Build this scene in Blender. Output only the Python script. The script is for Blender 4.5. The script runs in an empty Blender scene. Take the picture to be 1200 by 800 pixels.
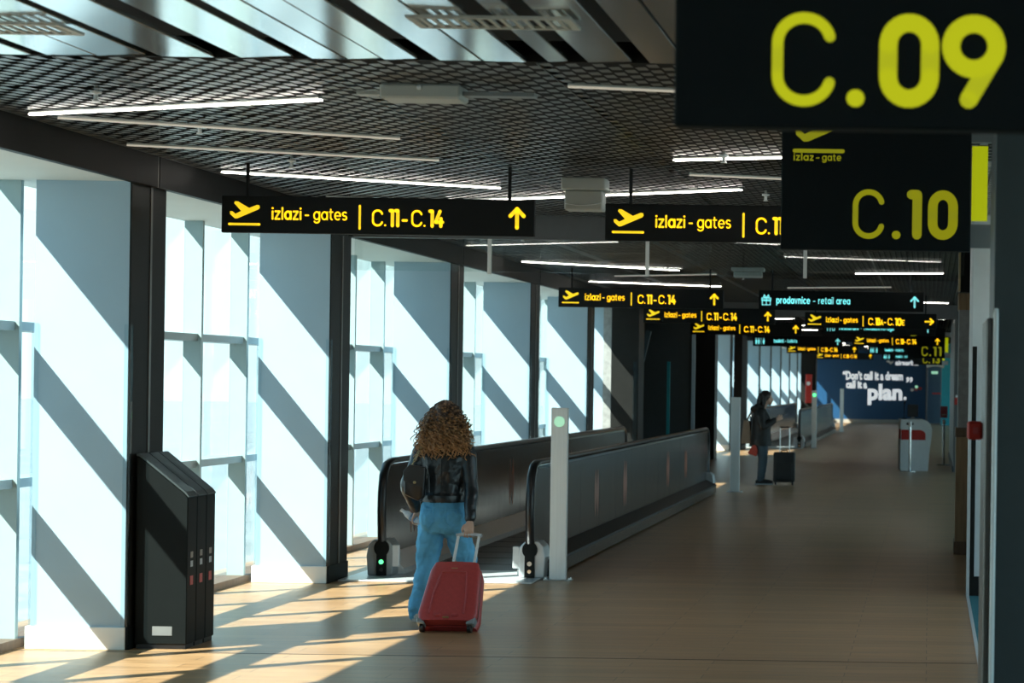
import bpy, bmesh, math, random
from mathutils import Vector, Matrix
random.seed(7)
S = bpy.context.scene
C = S.collection

# ------------------------------------------------------------------ camera
CAMZ = 1.82
cam_d = bpy.data.cameras.new('camera')
cam = bpy.data.objects.new('camera', cam_d); C.objects.link(cam)
cam_d.sensor_width = 36.0; cam_d.lens = 84.0
cam_d.shift_x = -490 / 1200; cam_d.shift_y = 50 / 1200
cam_d.clip_end = 600
ROLL = 0.014
cam.matrix_world = Matrix.Translation((0, 0, CAMZ)) @ Matrix.Rotation(math.pi / 2, 4, 'X') @ Matrix.Rotation(ROLL, 4, 'Z')
cam_d.dof.use_dof = True; cam_d.dof.focus_distance = 17.9; cam_d.dof.aperture_fstop = 4.8
S.camera = cam

# ------------------------------------------------------------------ daylight
W = bpy.data.worlds.new('sky'); S.world = W; W.use_nodes = True
bgn = W.node_tree.nodes['Background']
bgn.inputs[1].default_value = 1.75
_wt = W.node_tree; _tc = _wt.nodes.new('ShaderNodeTexCoord'); _sp = _wt.nodes.new('ShaderNodeSeparateXYZ'); _rp = _wt.nodes.new('ShaderNodeValToRGB')
_wt.links.new(_tc.outputs['Generated'], _sp.inputs[0]); _wt.links.new(_sp.outputs['Z'], _rp.inputs[0]); _wt.links.new(_rp.outputs[0], bgn.inputs[0])
_rp.color_ramp.elements[0].position = 0.10; _rp.color_ramp.elements[0].color = (0.66, 0.80, 0.82, 1)      # pale haze at the horizon
_rp.color_ramp.elements[1].position = 0.34; _rp.color_ramp.elements[1].color = (0.21, 0.50, 0.74, 1)      # clear blue higher up
sun_d = bpy.data.lights.new('sun', 'SUN'); sun_d.energy = 13.5; sun_d.angle = math.radians(0.55); sun_d.color = (1.0, 0.95, 0.86)
sun = bpy.data.objects.new('sun', sun_d); C.objects.link(sun)
sun.rotation_euler = Vector((1.0, 0.94, -1.2)).to_track_quat('-Z', 'Y').to_euler()
sun.location = (-20, -15, 20)
S.view_settings.view_transform = 'Standard'; S.view_settings.look = 'None'
S.view_settings.exposure = 0.4; S.view_settings.gamma = 1.0; S.view_settings.use_curve_mapping = False
S.cycles.max_bounces = 8; S.cycles.transparent_max_bounces = 24
S.cycles.sample_clamp_indirect = 6.0; S.cycles.caustics_reflective = False; S.cycles.caustics_refractive = False

# ------------------------------------------------------------------ materials
MATS = {}
def mat(name, col, rough=0.5, metal=0.0, var=0.06, scale=9.0, stretch=(1, 1, 1), bump=0.0, bscale=60.0, emit=None, estr=0.0, coat=0.0, spec=0.5, rvar=0.0):
    m = bpy.data.materials.new(name); m.use_nodes = True
    nt = m.node_tree; b = nt.nodes['Principled BSDF']; L = nt.links
    tc = nt.nodes.new('ShaderNodeTexCoord'); mp = nt.nodes.new('ShaderNodeMapping'); mp.inputs['Scale'].default_value = stretch
    L.new(tc.outputs['Object'], mp.inputs['Vector'])
    nz = nt.nodes.new('ShaderNodeTexNoise'); nz.inputs['Scale'].default_value = scale; nz.inputs['Detail'].default_value = 4
    L.new(mp.outputs['Vector'], nz.inputs['Vector'])
    cr = nt.nodes.new('ShaderNodeValToRGB')
    cr.color_ramp.elements[0].position = 0.3; cr.color_ramp.elements[1].position = 0.7
    cr.color_ramp.elements[0].color = tuple(max(0, c * (1 - var)) for c in col) + (1,)
    cr.color_ramp.elements[1].color = tuple(min(1, c * (1 + var)) for c in col) + (1,)
    L.new(nz.outputs['Fac'], cr.inputs['Fac']); L.new(cr.outputs['Color'], b.inputs['Base Color'])
    b.inputs['Roughness'].default_value = rough; b.inputs['Metallic'].default_value = metal
    b.inputs['Specular IOR Level'].default_value = spec
    if coat: b.inputs['Coat Weight'].default_value = coat; b.inputs['Coat Roughness'].default_value = 0.15
    if rvar:
        mr = nt.nodes.new('ShaderNodeMapRange'); mr.inputs['To Min'].default_value = max(0.02, rough - rvar); mr.inputs['To Max'].default_value = rough + rvar
        L.new(nz.outputs['Fac'], mr.inputs['Value']); L.new(mr.outputs['Result'], b.inputs['Roughness'])
    if bump:
        n2 = nt.nodes.new('ShaderNodeTexNoise'); n2.inputs['Scale'].default_value = bscale; n2.inputs['Detail'].default_value = 3
        L.new(mp.outputs['Vector'], n2.inputs['Vector'])
        bp = nt.nodes.new('ShaderNodeBump'); bp.inputs['Strength'].default_value = bump; bp.inputs['Distance'].default_value = 0.01
        L.new(n2.outputs['Fac'], bp.inputs['Height']); L.new(bp.outputs['Normal'], b.inputs['Normal'])
    if emit:
        b.inputs['Emission Color'].default_value = tuple(emit) + (1,); b.inputs['Emission Strength'].default_value = estr
    MATS[name] = m
    return m

def glass(name, tint, ior=1.45, rough=0.0, gl=1.0):
    m = bpy.data.materials.new(name); m.use_nodes = True; nt = m.node_tree; L = nt.links
    nt.nodes.remove(nt.nodes['Principled BSDF']); out = nt.nodes['Material Output']
    t = nt.nodes.new('ShaderNodeBsdfTransparent'); t.inputs[0].default_value = tuple(tint) + (1,)
    g = nt.nodes.new('ShaderNodeBsdfGlossy'); g.inputs['Roughness'].default_value = rough
    lw = nt.nodes.new('ShaderNodeLayerWeight'); lw.inputs['Blend'].default_value = 0.5
    pw = nt.nodes.new('ShaderNodeMath'); pw.operation = 'POWER'; pw.inputs[1].default_value = 5.0; L.new(lw.outputs['Facing'], pw.inputs[0])
    f0 = ((ior - 1) / (ior + 1)) ** 2
    mu = nt.nodes.new('ShaderNodeMath'); mu.operation = 'MULTIPLY_ADD'; mu.inputs[1].default_value = (1 - f0) * gl; mu.inputs[2].default_value = f0 * gl
    L.new(pw.outputs[0], mu.inputs[0])
    mx = nt.nodes.new('ShaderNodeMixShader'); L.new(mu.outputs[0], mx.inputs[0]); L.new(t.outputs[0], mx.inputs[1]); L.new(g.outputs[0], mx.inputs[2])
    L.new(mx.outputs[0], out.inputs[0]); MATS[name] = m
    return m

def floor_mat():
    m = bpy.data.materials.new('wood_planks'); m.use_nodes = True; nt = m.node_tree; L = nt.links; b = nt.nodes['Principled BSDF']
    tc = nt.nodes.new('ShaderNodeTexCoord')
    br = nt.nodes.new('ShaderNodeTexBrick'); br.inputs['Scale'].default_value = 1.0
    br.inputs['Brick Width'].default_value = 1.38; br.inputs['Row Height'].default_value = 0.19; br.inputs['Mortar Size'].default_value = 0.0025
    br.inputs['Color1'].default_value = (0.52, 0.315, 0.160, 1); br.inputs['Color2'].default_value = (0.41, 0.235, 0.112, 1); br.inputs['Mortar'].default_value = (0.10, 0.07, 0.05, 1)
    br.offset = 0.37
    L.new(tc.outputs['Object'], br.inputs['Vector'])
    mp = nt.nodes.new('ShaderNodeMapping'); mp.inputs['Scale'].default_value = (0.7, 9.0, 1); L.new(tc.outputs['Object'], mp.inputs['Vector'])
    nz = nt.nodes.new('ShaderNodeTexNoise'); nz.inputs['Scale'].default_value = 2.4; nz.inputs['Detail'].default_value = 6; nz.inputs['Roughness'].default_value = 0.65
    L.new(mp.outputs['Vector'], nz.inputs['Vector'])
    cr = nt.nodes.new('ShaderNodeValToRGB'); cr.color_ramp.elements[0].position = 0.32; cr.color_ramp.elements[1].position = 0.7
    cr.color_ramp.elements[0].color = (0.62, 0.60, 0.58, 1); cr.color_ramp.elements[1].color = (1.12, 1.1, 1.08, 1)
    L.new(nz.outputs['Fac'], cr.inputs['Fac'])
    mx = nt.nodes.new('ShaderNodeMixRGB'); mx.blend_type = 'MULTIPLY'; mx.inputs['Fac'].default_value = 1
    L.new(br.outputs['Color'], mx.inputs['Color1']); L.new(cr.outputs['Color'], mx.inputs['Color2']); L.new(mx.outputs['Color'], b.inputs['Base Color'])
    mr = nt.nodes.new('ShaderNodeMapRange'); mr.inputs['To Min'].default_value = 0.24; mr.inputs['To Max'].default_value = 0.40
    L.new(nz.outputs['Fac'], mr.inputs['Value']); L.new(mr.outputs['Result'], b.inputs['Roughness'])
    bp = nt.nodes.new('ShaderNodeBump'); bp.inputs['Strength'].default_value = 0.12; bp.inputs['Distance'].default_value = 0.004
    L.new(nz.outputs['Fac'], bp.inputs['Height']); L.new(bp.outputs['Normal'], b.inputs['Normal'])
    b.inputs['Specular IOR Level'].default_value = 0.32
    return m

def hair_mat(name, lo, hi, z0, z1):
    """natural hair colour: dark at the roots, golden towards the tips"""
    m = bpy.data.materials.new(name); m.use_nodes = True; nt = m.node_tree; L = nt.links; b = nt.nodes['Principled BSDF']
    tc = nt.nodes.new('ShaderNodeTexCoord'); sp = nt.nodes.new('ShaderNodeSeparateXYZ'); L.new(tc.outputs['Object'], sp.inputs[0])
    mr = nt.nodes.new('ShaderNodeMapRange'); mr.inputs['From Min'].default_value = z0; mr.inputs['From Max'].default_value = z1
    L.new(sp.outputs['Z'], mr.inputs['Value'])
    nz = nt.nodes.new('ShaderNodeTexNoise'); nz.inputs['Scale'].default_value = 45; L.new(tc.outputs['Object'], nz.inputs['Vector'])
    ad = nt.nodes.new('ShaderNodeMath'); ad.operation = 'ADD'; L.new(mr.outputs['Result'], ad.inputs[0])
    ml = nt.nodes.new('ShaderNodeMath'); ml.operation = 'MULTIPLY_ADD'; ml.inputs[1].default_value = 2.6; ml.inputs[2].default_value = -1.3
    L.new(nz.outputs['Fac'], ml.inputs[0]); L.new(ml.outputs[0], ad.inputs[1])
    cr = nt.nodes.new('ShaderNodeValToRGB'); cr.color_ramp.elements[0].color = tuple(hi) + (1,); cr.color_ramp.elements[1].color = tuple(lo) + (1,)
    L.new(ad.outputs[0], cr.inputs['Fac']); L.new(cr.outputs['Color'], b.inputs['Base Color']); b.inputs['Roughness'].default_value = 0.38
    return m

def denim_mat():
    m = mat('denim', (0.13, 0.45, 0.72), rough=0.85, var=0.20, scale=5, bump=0.35, bscale=26)
    return m

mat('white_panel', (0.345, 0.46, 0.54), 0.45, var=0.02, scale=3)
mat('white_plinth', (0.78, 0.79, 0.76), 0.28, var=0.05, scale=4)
mat('fin_paint', (0.32, 0.42, 0.43), 0.4, var=0.02)
mat('transom_paint', (0.30, 0.38, 0.41), 0.4, var=0.03)
mat('dark_clad', (0.013, 0.013, 0.012), 0.48, var=0.1, spec=0.18)
mat('charcoal', (0.045, 0.058, 0.062), 0.42, var=0.05)
mat('fascia', (0.012, 0.012, 0.012), 0.55, var=0.1, spec=0.15)
mat('joint_strip', (0.16, 0.15, 0.14), 0.35, metal=0.6)
mat('soffit', (0.62, 0.61, 0.56), 0.6, var=0.02, scale=2)
mat('void', (0.006, 0.006, 0.007), 0.8)
mat('mesh_metal', (0.18, 0.19, 0.185), 0.36, metal=0.35, var=0.15, scale=5)
mat('slat_metal', (0.95, 0.95, 0.93), 0.13, metal=0.85, var=0.05, scale=2, bump=0.05, bscale=2.2)
mat('header_grey', (0.10, 0.105, 0.11), 0.5)
mat('steel', (0.62, 0.64, 0.65), 0.28, metal=0.9, var=0.04, stretch=(1, 1, 0.1))
mat('bollard_steel', (0.84, 0.86, 0.85), 0.38, metal=0.15, var=0.03, stretch=(6, 6, 0.2))
mat('chrome', (0.75, 0.76, 0.76), 0.12, metal=1.0, var=0.03)
mat('black_steel', (0.115, 0.10, 0.092), 0.22, metal=0.85, var=0.35, scale=3.0, stretch=(1, 5, 0.06), rvar=0.05)
mat('rubber', (0.008, 0.008, 0.009), 0.30, var=0.05)
mat('black_plastic', (0.006, 0.008, 0.008), 0.5, spec=0.12)
mat('grey_plastic', (0.25, 0.28, 0.29), 0.35)
mat('pallet', (0.06, 0.062, 0.065), 0.35, metal=0.7, var=0.15, scale=30)
mat('aluminium', (0.70, 0.73, 0.74), 0.3, metal=0.35, var=0.05, stretch=(0.3, 8, 1))
mat('skirt_metal', (0.16, 0.16, 0.155), 0.22, metal=0.9, var=0.6, scale=14, stretch=(1, 1.5, 1))
mat('sign_black', (0.006, 0.007, 0.007), 0.55, var=0.08, spec=0.2)
mat('blade_black', (0.007, 0.011, 0.013), 0.6, var=0.05, spec=0.15)
mat('sign_yellow', (0.75, 0.55, 0.02), 0.5, var=0.0, emit=(1.0, 0.68, 0.012), estr=0.66)
mat('sign_teal', (0.25, 0.6, 0.6), 0.5, var=0.0, emit=(0.25, 0.78, 0.80), estr=0.5)
mat('gate_yellow_glow', (0.20, 0.21, 0.01), 0.6, var=0.02, emit=(0.50, 0.53, 0.014), estr=0.56, spec=0.1)  # brighter copy of the gate sign ink, its light put in as glow
mat('gate_yellow_faint_glow', (0.20, 0.20, 0.01), 0.6, var=0.02, emit=(0.40, 0.40, 0.014), estr=0.36, spec=0.1)  # same ink, dimmer copy with weaker light put in as glow
mat('lime_panel', (0.50, 0.55, 0.01), 0.5, var=0.02, emit=(0.50, 0.55, 0.0), estr=0.42)
mat('led', (0.9, 0.9, 0.9), 0.4, var=0.0, emit=(1.0, 0.93, 0.84), estr=12.0)
mat('led_off_glow', (0.5, 0.48, 0.42), 0.4, var=0.02, emit=(1.0, 0.9, 0.72), estr=0.28)  # unlit diffuser with a faint glow painted in for caught light
mat('fixture_white', (0.55, 0.57, 0.54), 0.5, var=0.02)
mat('green_led', (0.1, 0.6, 0.2), 0.4, var=0.0, emit=(0.10, 1.0, 0.30), estr=1.6)
mat('green_pale', (0.5, 0.8, 0.6), 0.4, var=0.0, emit=(0.45, 0.95, 0.62), estr=0.4)
mat('red_paint', (0.55, 0.03, 0.02), 0.4, var=0.05)
mat('red_case', (0.46, 0.058, 0.056), 0.36, var=0.08, scale=40, bump=0.10, bscale=220)
mat('red_case_dark', (0.13, 0.018, 0.02), 0.4, var=0.08)
mat('silver_plastic', (0.55, 0.58, 0.60), 0.35, metal=0.3)
mat('leather', (0.012, 0.017, 0.021), 0.30, var=0.2, scale=12, bump=0.25, bscale=22, coat=0.1)
mat('bag_leather', (0.008, 0.009, 0.010), 0.32, var=0.2, bump=0.15, bscale=80)
mat('brass', (0.55, 0.42, 0.22), 0.3, metal=0.9)
denim_mat()
mat('skin', (0.62, 0.40, 0.30), 0.5, var=0.06, scale=20)
mat('shoe_white', (0.6, 0.6, 0.58), 0.5)
mat('plastic_clear', (0.72, 0.80, 0.86), 0.12, var=0.12, scale=30)
mat('blue_label', (0.25, 0.42, 0.62), 0.4, var=0.3, scale=60)
mat('coat_black', (0.004, 0.005, 0.005), 0.65, var=0.2, bump=0.3, bscale=30)
mat('jeans_dark', (0.045, 0.075, 0.10), 0.85, var=0.15, bump=0.25, bscale=40)
mat('hair_black', (0.010, 0.008, 0.007), 0.45)
mat('canvas', (0.22, 0.18, 0.14), 0.8)
mat('red_bag', (0.42, 0.05, 0.03), 0.6)
mat('blue_wall', (0.004, 0.058, 0.15), 0.5, var=0.06, scale=0.8)
mat('white_print', (0.92, 0.94, 0.95), 0.5, var=0.0)
mat('print_added_glow', (0.92, 0.94, 0.95), 0.5, var=0.0, emit=(0.9, 0.95, 1.0), estr=0.42)  # white print with glow added to brighten it on the dim wall
mat('grey_base', (0.34, 0.31, 0.27), 0.5)
mat('teal_carpet', (0.02, 0.16, 0.19), 0.9, var=0.15, scale=80)
mat('teal_wall', (0.02, 0.30, 0.36), 0.6)
mat('stone', (0.30, 0.30, 0.29), 0.6, var=0.18, scale=12)
mat('oak', (0.30, 0.19, 0.10), 0.5, var=0.2, scale=6, stretch=(6, 6, 0.5))
mat('oak_dark', (0.14, 0.085, 0.05), 0.5, var=0.2, scale=6, stretch=(6, 6, 0.5))
mat('wall_grey', (0.12, 0.13, 0.135), 0.5, var=0.04, scale=1.0)
mat('desk_white', (0.82, 0.86, 0.86), 0.4, var=0.03)
mat('screen_dark', (0.03, 0.035, 0.04), 0.3)
mat('concrete', (0.27, 0.31, 0.32), 0.9, var=0.08, scale=0.4)
mat('orange_decal', (0.42, 0.10, 0.03), 0.35, metal=0.0, var=0.1)
mat('pink_sign', (0.55, 0.13, 0.15), 0.5)
mat('blue_steel', (0.06, 0.11, 0.15), 0.45)
mat('joint_line', (0.05, 0.05, 0.05), 0.4, metal=0.4)
MATS['wood_planks'] = floor_mat()
glass('pane_glass', (0.90, 0.965, 0.96))
glass('curtain_glass', (0.93, 0.96, 0.95), ior=1.6)
glass('clear_guard', (0.86, 0.92, 0.94), ior=1.5)
MATS['curly'] = hair_mat('curly', (0.030, 0.014, 0.008), (0.58, 0.31, 0.13), 1.22, 1.62)

# ------------------------------------------------------------------ mesh helpers
class MB:
    def __init__(s): s.v = []; s.f = []
    def add(s, vs, fs):
        o = len(s.v); s.v += [tuple(p) for p in vs]; s.f += [tuple(i + o for i in f) for f in fs]; return s
    def box(s, x0, x1, y0, y1, z0, z1):
        vs = [(x, y, z) for x in (x0, x1) for y in (y0, y1) for z in (z0, z1)]
        return s.add(vs, [(0, 1, 3, 2), (4, 6, 7, 5), (0, 4, 5, 1), (2, 3, 7, 6), (0, 2, 6, 4), (1, 5, 7, 3)])
    def bar(s, p, q, w, h):
        p = Vector(p); q = Vector(q); t = (q - p).normalized()
        up = Vector((0, 0, 1)) if abs(t.z) < 0.95 else Vector((0, 1, 0))
        a = t.cross(up).normalized() * w / 2; b = a.cross(t).normalized() * h / 2
        vs = [c + sa * a + sb * b for c in (p, q) for sa, sb in ((-1, -1), (1, -1), (1, 1), (-1, 1))]
        return s.add(vs, [(0, 1, 2, 3), (4, 7, 6, 5), (0, 4, 5, 1), (1, 5, 6, 2), (2, 6, 7, 3), (3, 7, 4, 0)])
    def prism(s, poly, axis, a0, a1):
        """poly: 2-D outline in the two other axes (order x,y,z without axis), extruded along axis"""
        def P(u, w, a):
            return {'x': (a, u, w), 'y': (u, a, w), 'z': (u, w, a)}[axis]
        n = len(poly); vs = [P(u, w, a0) for u, w in poly] + [P(u, w, a1) for u, w in poly]
        fs = [tuple(range(n)), tuple(range(2 * n - 1, n - 1, -1))] + [(i, (i + 1) % n, n + (i + 1) % n, n + i) for i in range(n)]
        return s.add(vs, fs)
    def rings(s, rs, cap=True, closed=False):
        n = len(rs[0]); o = len(s.v)
        for r in rs: s.v += [tuple(p) for p in r]
        m = len(rs); fs = []
        for i in range(m if closed else m - 1):
            a = o + i * n; b = o + ((i + 1) % m) * n
            for j in range(n): fs.append((a + j, a + (j + 1) % n, b + (j + 1) % n, b + j))
        if cap and not closed:
            fs.append(tuple(o + j for j in range(n - 1, -1, -1))); fs.append(tuple(o + (m - 1) * n + j for j in range(n)))
        s.f += fs; return s
    def tube(s, pts, r, n=8, closed=False, ref=None, cap=True):
        """r: one radius, a list, or a list of (a, b) pairs (a along ref)"""
        pts = [Vector(p) for p in pts]; m = len(pts); rs = []
        prev = None
        for i, p in enumerate(pts):
            if closed: t = (pts[(i + 1) % m] - pts[i - 1]).normalized()
            else: t = (pts[min(i + 1, m - 1)] - pts[max(i - 1, 0)]).normalized()
            if ref is not None: a = Vector(ref)
            elif prev is not None: a = prev
            else: a = Vector((1, 0, 0)) if abs(t.x) < 0.9 else Vector((0, 1, 0))
            a = (a - t * a.dot(t)).normalized(); prev = a; b = t.cross(a)
            rr = r[i] if isinstance(r, (list, tuple)) else r
            ra, rb = rr if isinstance(rr, (list, tuple)) else (rr, rr)
            rs.append([p + a * (ra * math.cos(2 * math.pi * k / n)) + b * (rb * math.sin(2 * math.pi * k / n)) for k in range(n)])
        return s.rings(rs, cap, closed)
    def lathe(s, prof, c=(0, 0, 0), n=20):
        return s.rings([[(c[0] + r * math.cos(2 * math.pi * k / n), c[1] + r * math.sin(2 * math.pi * k / n), c[2] + z) for k in range(n)] for r, z in prof])
    def ball(s, c, r, n=14, m=9, rot=None):
        rx, ry, rz = r if isinstance(r, (list, tuple)) else (r, r, r)
        rs = []
        for i in range(1, m):
            th = math.pi * i / m
            rg = []
            for k in range(n):
                p = Vector((rx * math.sin(th) * math.cos(2 * math.pi * k / n), ry * math.sin(th) * math.sin(2 * math.pi * k / n), -rz * math.cos(th)))
                if rot: p = rot @ p
                rg.append(p + Vector(c))
            rs.append(rg)
        return s.rings(rs)
    def limb(s, pts, radii, n=14, ref=(1, 0, 0), sub=4):
        """rounded tapered limb: the chain resampled smoothly, with domed ends"""
        P = [Vector(p) for p in pts]; R = [r if isinstance(r, (list, tuple)) else (r, r) for r in radii]
        q = []; rr = []
        for i in range(len(P) - 1):
            p0 = P[max(i - 1, 0)]; p1 = P[i]; p2 = P[i + 1]; p3 = P[min(i + 2, len(P) - 1)]
            for k in range(sub):
                t = k / sub; t2 = t * t; t3 = t2 * t
                q.append(0.5 * ((2 * p1) + (p2 - p0) * t + (2 * p0 - 5 * p1 + 4 * p2 - p3) * t2 + (3 * p1 - p0 - 3 * p2 + p3) * t3))
                rr.append(tuple(R[i][j] * (1 - t) + R[i + 1][j] * t for j in (0, 1)))
        q.append(P[-1]); rr.append(R[-1])
        d0 = (q[0] - q[1]).normalized(); d1 = (q[-1] - q[-2]).normalized()
        r0 = min(rr[0]); r1 = min(rr[-1])
        q = [q[0] + d0 * r0 * 0.95, q[0] + d0 * r0 * 0.6] + q + [q[-1] + d1 * r1 * 0.6, q[-1] + d1 * r1 * 0.95]
        sc = lambda t, f: (t[0] * f, t[1] * f)
        rr = [sc(rr[0], 0.3), sc(rr[0], 0.8)] + rr + [sc(rr[-1], 0.8), sc(rr[-1], 0.3)]
        return s.tube(q, rr, n, ref=ref)
    def mesh(s, name, smooth=None, bevel=0.0, seg=1):
        me = bpy.data.meshes.new(name)
        bm = bmesh.new()
        vs = [bm.verts.new(p) for p in s.v]
        for f in s.f:
            try: bm.faces.new([vs[i] for i in f])
            except ValueError: pass
        bmesh.ops.recalc_face_normals(bm, faces=bm.faces)
        if bevel:
            es = [e for e in bm.edges if len(e.link_faces) == 2 and e.calc_face_angle(0) > 0.5]
            bmesh.ops.bevel(bm, geom=es, offset=bevel, segments=seg, profile=0.5, affect='EDGES', clamp_overlap=True)
        bm.to_mesh(me); bm.free()
        if smooth:
            me.polygons.foreach_set('use_smooth', [True] * len(me.polygons)); me.set_sharp_from_angle(angle=math.radians(smooth))
        return me
    def build(s, name, m, parent=None, smooth=None, bevel=0.0, seg=1, loc=None):
        return link(name, s.mesh(name, smooth, bevel, seg), m, parent, loc)

def link(name, me, m, parent=None, loc=None):
    if m is not None and not me.materials: me.materials.append(MATS[m] if isinstance(m, str) else m)
    o = bpy.data.objects.new(name, me); C.objects.link(o)
    if parent is not None: o.parent = parent
    if loc is not None: o.location = loc
    return o
def thing(name, label, cat, loc=(0, 0, 0), rotz=0.0, group=None):
    o = bpy.data.objects.new(name, None); C.objects.link(o); o.empty_display_size = 0.1
    o.location = loc; o.rotation_euler = (0, 0, rotz)
    return tag(o, label, cat, group)
def tag(o, label, cat, group=None):
    o['label'] = label; o['category'] = cat
    if group: o['group'] = group
    return o
def struct(o, label=None, cat=None):
    o['kind'] = 'structure'
    if label: o['label'] = label
    if cat: o['category'] = cat
    return o
def sroot(name, loc=(0, 0, 0), label=None, cat=None):
    o = bpy.data.objects.new(name, None); C.objects.link(o); o.location = loc; o.empty_display_size = 0.1
    return struct(o, label, cat)
def copy_tree(o, parent=None):
    c = o.copy(); C.objects.link(c); c.parent = parent
    for ch in list(o.children): copy_tree(ch, c)
    return c
def remesh(name, mb, voxel, m, parent=None, smooth_it=0, disp=None, reduce=None):
    """fuse the overlapping closed shapes of mb into one continuous surface"""
    me = mb.mesh(name + '_tmp'); t = bpy.data.objects.new(name + '_tmp', me); C.objects.link(t)
    r = t.modifiers.new('r', 'REMESH'); r.mode = 'VOXEL'; r.voxel_size = voxel; r.adaptivity = 0
    if smooth_it:
        sm = t.modifiers.new('s', 'SMOOTH'); sm.iterations = smooth_it; sm.factor = 0.5
    if disp:
        for k, (size, strength) in enumerate(disp):
            tx = bpy.data.textures.new(name + '_d', 'CLOUDS'); tx.noise_scale = size
            d = t.modifiers.new('d', 'DISPLACE'); d.texture = tx; d.strength = strength; d.mid_level = 0.5
    bpy.context.view_layer.update()
    dg = bpy.context.evaluated_depsgraph_get()
    out = bpy.data.meshes.new_from_object(t.evaluated_get(dg)); out.name = name
    bpy.data.objects.remove(t); bpy.data.meshes.remove(me)
    out.materials.clear(); out.polygons.foreach_set('use_smooth', [True] * len(out.polygons))
    return link(name, out, m, parent)

# ------------------------------------------------------------------ rounded stroke lettering
def arc(cx, cy, rx, ry, a0, a1, n=14):
    return [(cx + rx * math.cos(math.radians(a0 + (a1 - a0) * i / n)), cy + ry * math.sin(math.radians(a0 + (a1 - a0) * i / n))) for i in range(n + 1)]
def glyphs():
    G = {}
    xh = 0.68; r = 0.28; cy = xh / 2
    O = arc(r, cy, r, cy, 0, 360, 20)
    G['C'] = (0.60, [arc(.30, .70, .30, .30, 15, 180) + arc(.30, .30, .30, .30, 180, 345)])
    G['0'] = (0.58, [arc(.29, .71, .29, .29, 0, 180) + arc(.29, .29, .29, .29, 180, 360) + [(.58, .71)]])
    G['9'] = (0.60, [arc(.30, .70, .30, .30, 0, 360, 20), [(.585, .60), (.24, 0)]])
    G['1'] = (0.20, [[(0, 1), (.20, 1), (.20, 0)]])
    G['3'] = (0.54, [arc(.26, .74, .26, .26, 150, -80) , arc(.26, .27, .28, .27, 85, -150)])
    G['4'] = (0.56, [[(.34, 1), (0, .27), (.56, .27)], [(.42, .52), (.42, 0)]])
    G['A'] = (0.62, [[(0, 0), (.31, 1), (.62, 0)], [(.11, .33), (.51, .33)]])
    G['E'] = (0.46, [[(.46, 1), (0, 1), (0, 0), (.46, 0)], [(0, .52), (.38, .52)]])
    G['.'] = (0.02, [[(0.01, 0.02), (0.012, 0.02)]])
    G['-'] = (0.30, [[(0, .36), (.30, .36)]])
    G['&'] = (0.6, [[(.58, 0), (.14, .72)] + arc(.28, .82, .15, .18, 200, -20, 8) + [(.05, .36)] + arc(.24, .22, .22, .22, 160, 330, 8) + [(.56, .4)]])
    G['i'] = (0.0, [[(0, 0), (0, xh)], [(0, .96), (0.001, .96)]])
    G['l'] = (0.0, [[(0, 0), (0, 1)]])
    G['z'] = (0.42, [[(0, xh), (.42, xh), (0, 0), (.42, 0)]])
    G['a'] = (0.56, [O, [(.56, xh), (.56, 0)]])
    G['o'] = (0.56, [O])
    G['d'] = (0.56, [O, [(.56, 1), (.56, 0)]])
    G['b'] = (0.56, [O, [(0, 1), (0, 0)]])
    G['p'] = (0.56, [O, [(0, xh), (0, -.3)]])
    G['g'] = (0.56, [O, [(.56, xh), (.56, -.05)] + arc(.28, -.05, .28, .25, 0, -150, 8)])
    G['c'] = (0.50, [arc(r, cy, r, cy, 50, 310, 16)])
    G['e'] = (0.56, [[(0.02, cy), (.56, cy)] + arc(r, cy, r, cy, 0, 310, 16)])
    G['s'] = (0.40, [arc(.20, .51, .20, .17, 40, 250, 10) + arc(.20, .17, .20, .17, 80, -140, 10)])
    G['t'] = (0.32, [[(.12, .92), (.12, .16)] + arc(.28, .16, .16, .16, 180, 270, 5), [(0, xh), (.32, xh)]])
    G['f'] = (0.32, [arc(.28, .84, .16, .16, 90, 180, 5) + [(.12, 0)], [(0, xh), (.30, xh)]])
    G['r'] = (0.30, [[(0, 0), (0, xh)], arc(.28, .40, .28, .27, 180, 90, 6)])
    G['n'] = (0.48, [[(0, 0), (0, xh)], arc(.24, .42, .24, .26, 180, 0, 8) + [(.48, 0)]])
    G['v'] = (0.48, [[(0, xh), (.24, 0), (.48, xh)]])
    G['w'] = (0.7, [[(0, xh), (.18, 0), (.35, xh), (.52, 0), (.7, xh)]])
    G[' '] = (0.18, [])
    return G
GLY = glyphs()
def stroke(mb, pts, w, y=0.0, back=False):
    """flat ribbon of half width w with round joins in the x-z plane"""
    for (x, z) in pts:
        n = 10; o = [(x + w * math.cos(2 * math.pi * k / n), y, z + w * math.sin(2 * math.pi * k / n)) for k in range(n)]
        mb.add(o, [tuple(range(n))])
    for (x0, z0), (x1, z1) in zip(pts, pts[1:]):
        d = math.hypot(x1 - x0, z1 - z0)
        if d < 1e-6: continue
        nx = -(z1 - z0) / d * w; nz = (x1 - x0) / d * w
        mb.add([(x0 + nx, y, z0 + nz), (x1 + nx, y, z1 + nz), (x1 - nx, y, z1 - nz), (x0 - nx, y, z0 - nz)], [(0, 1, 2, 3)])
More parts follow.
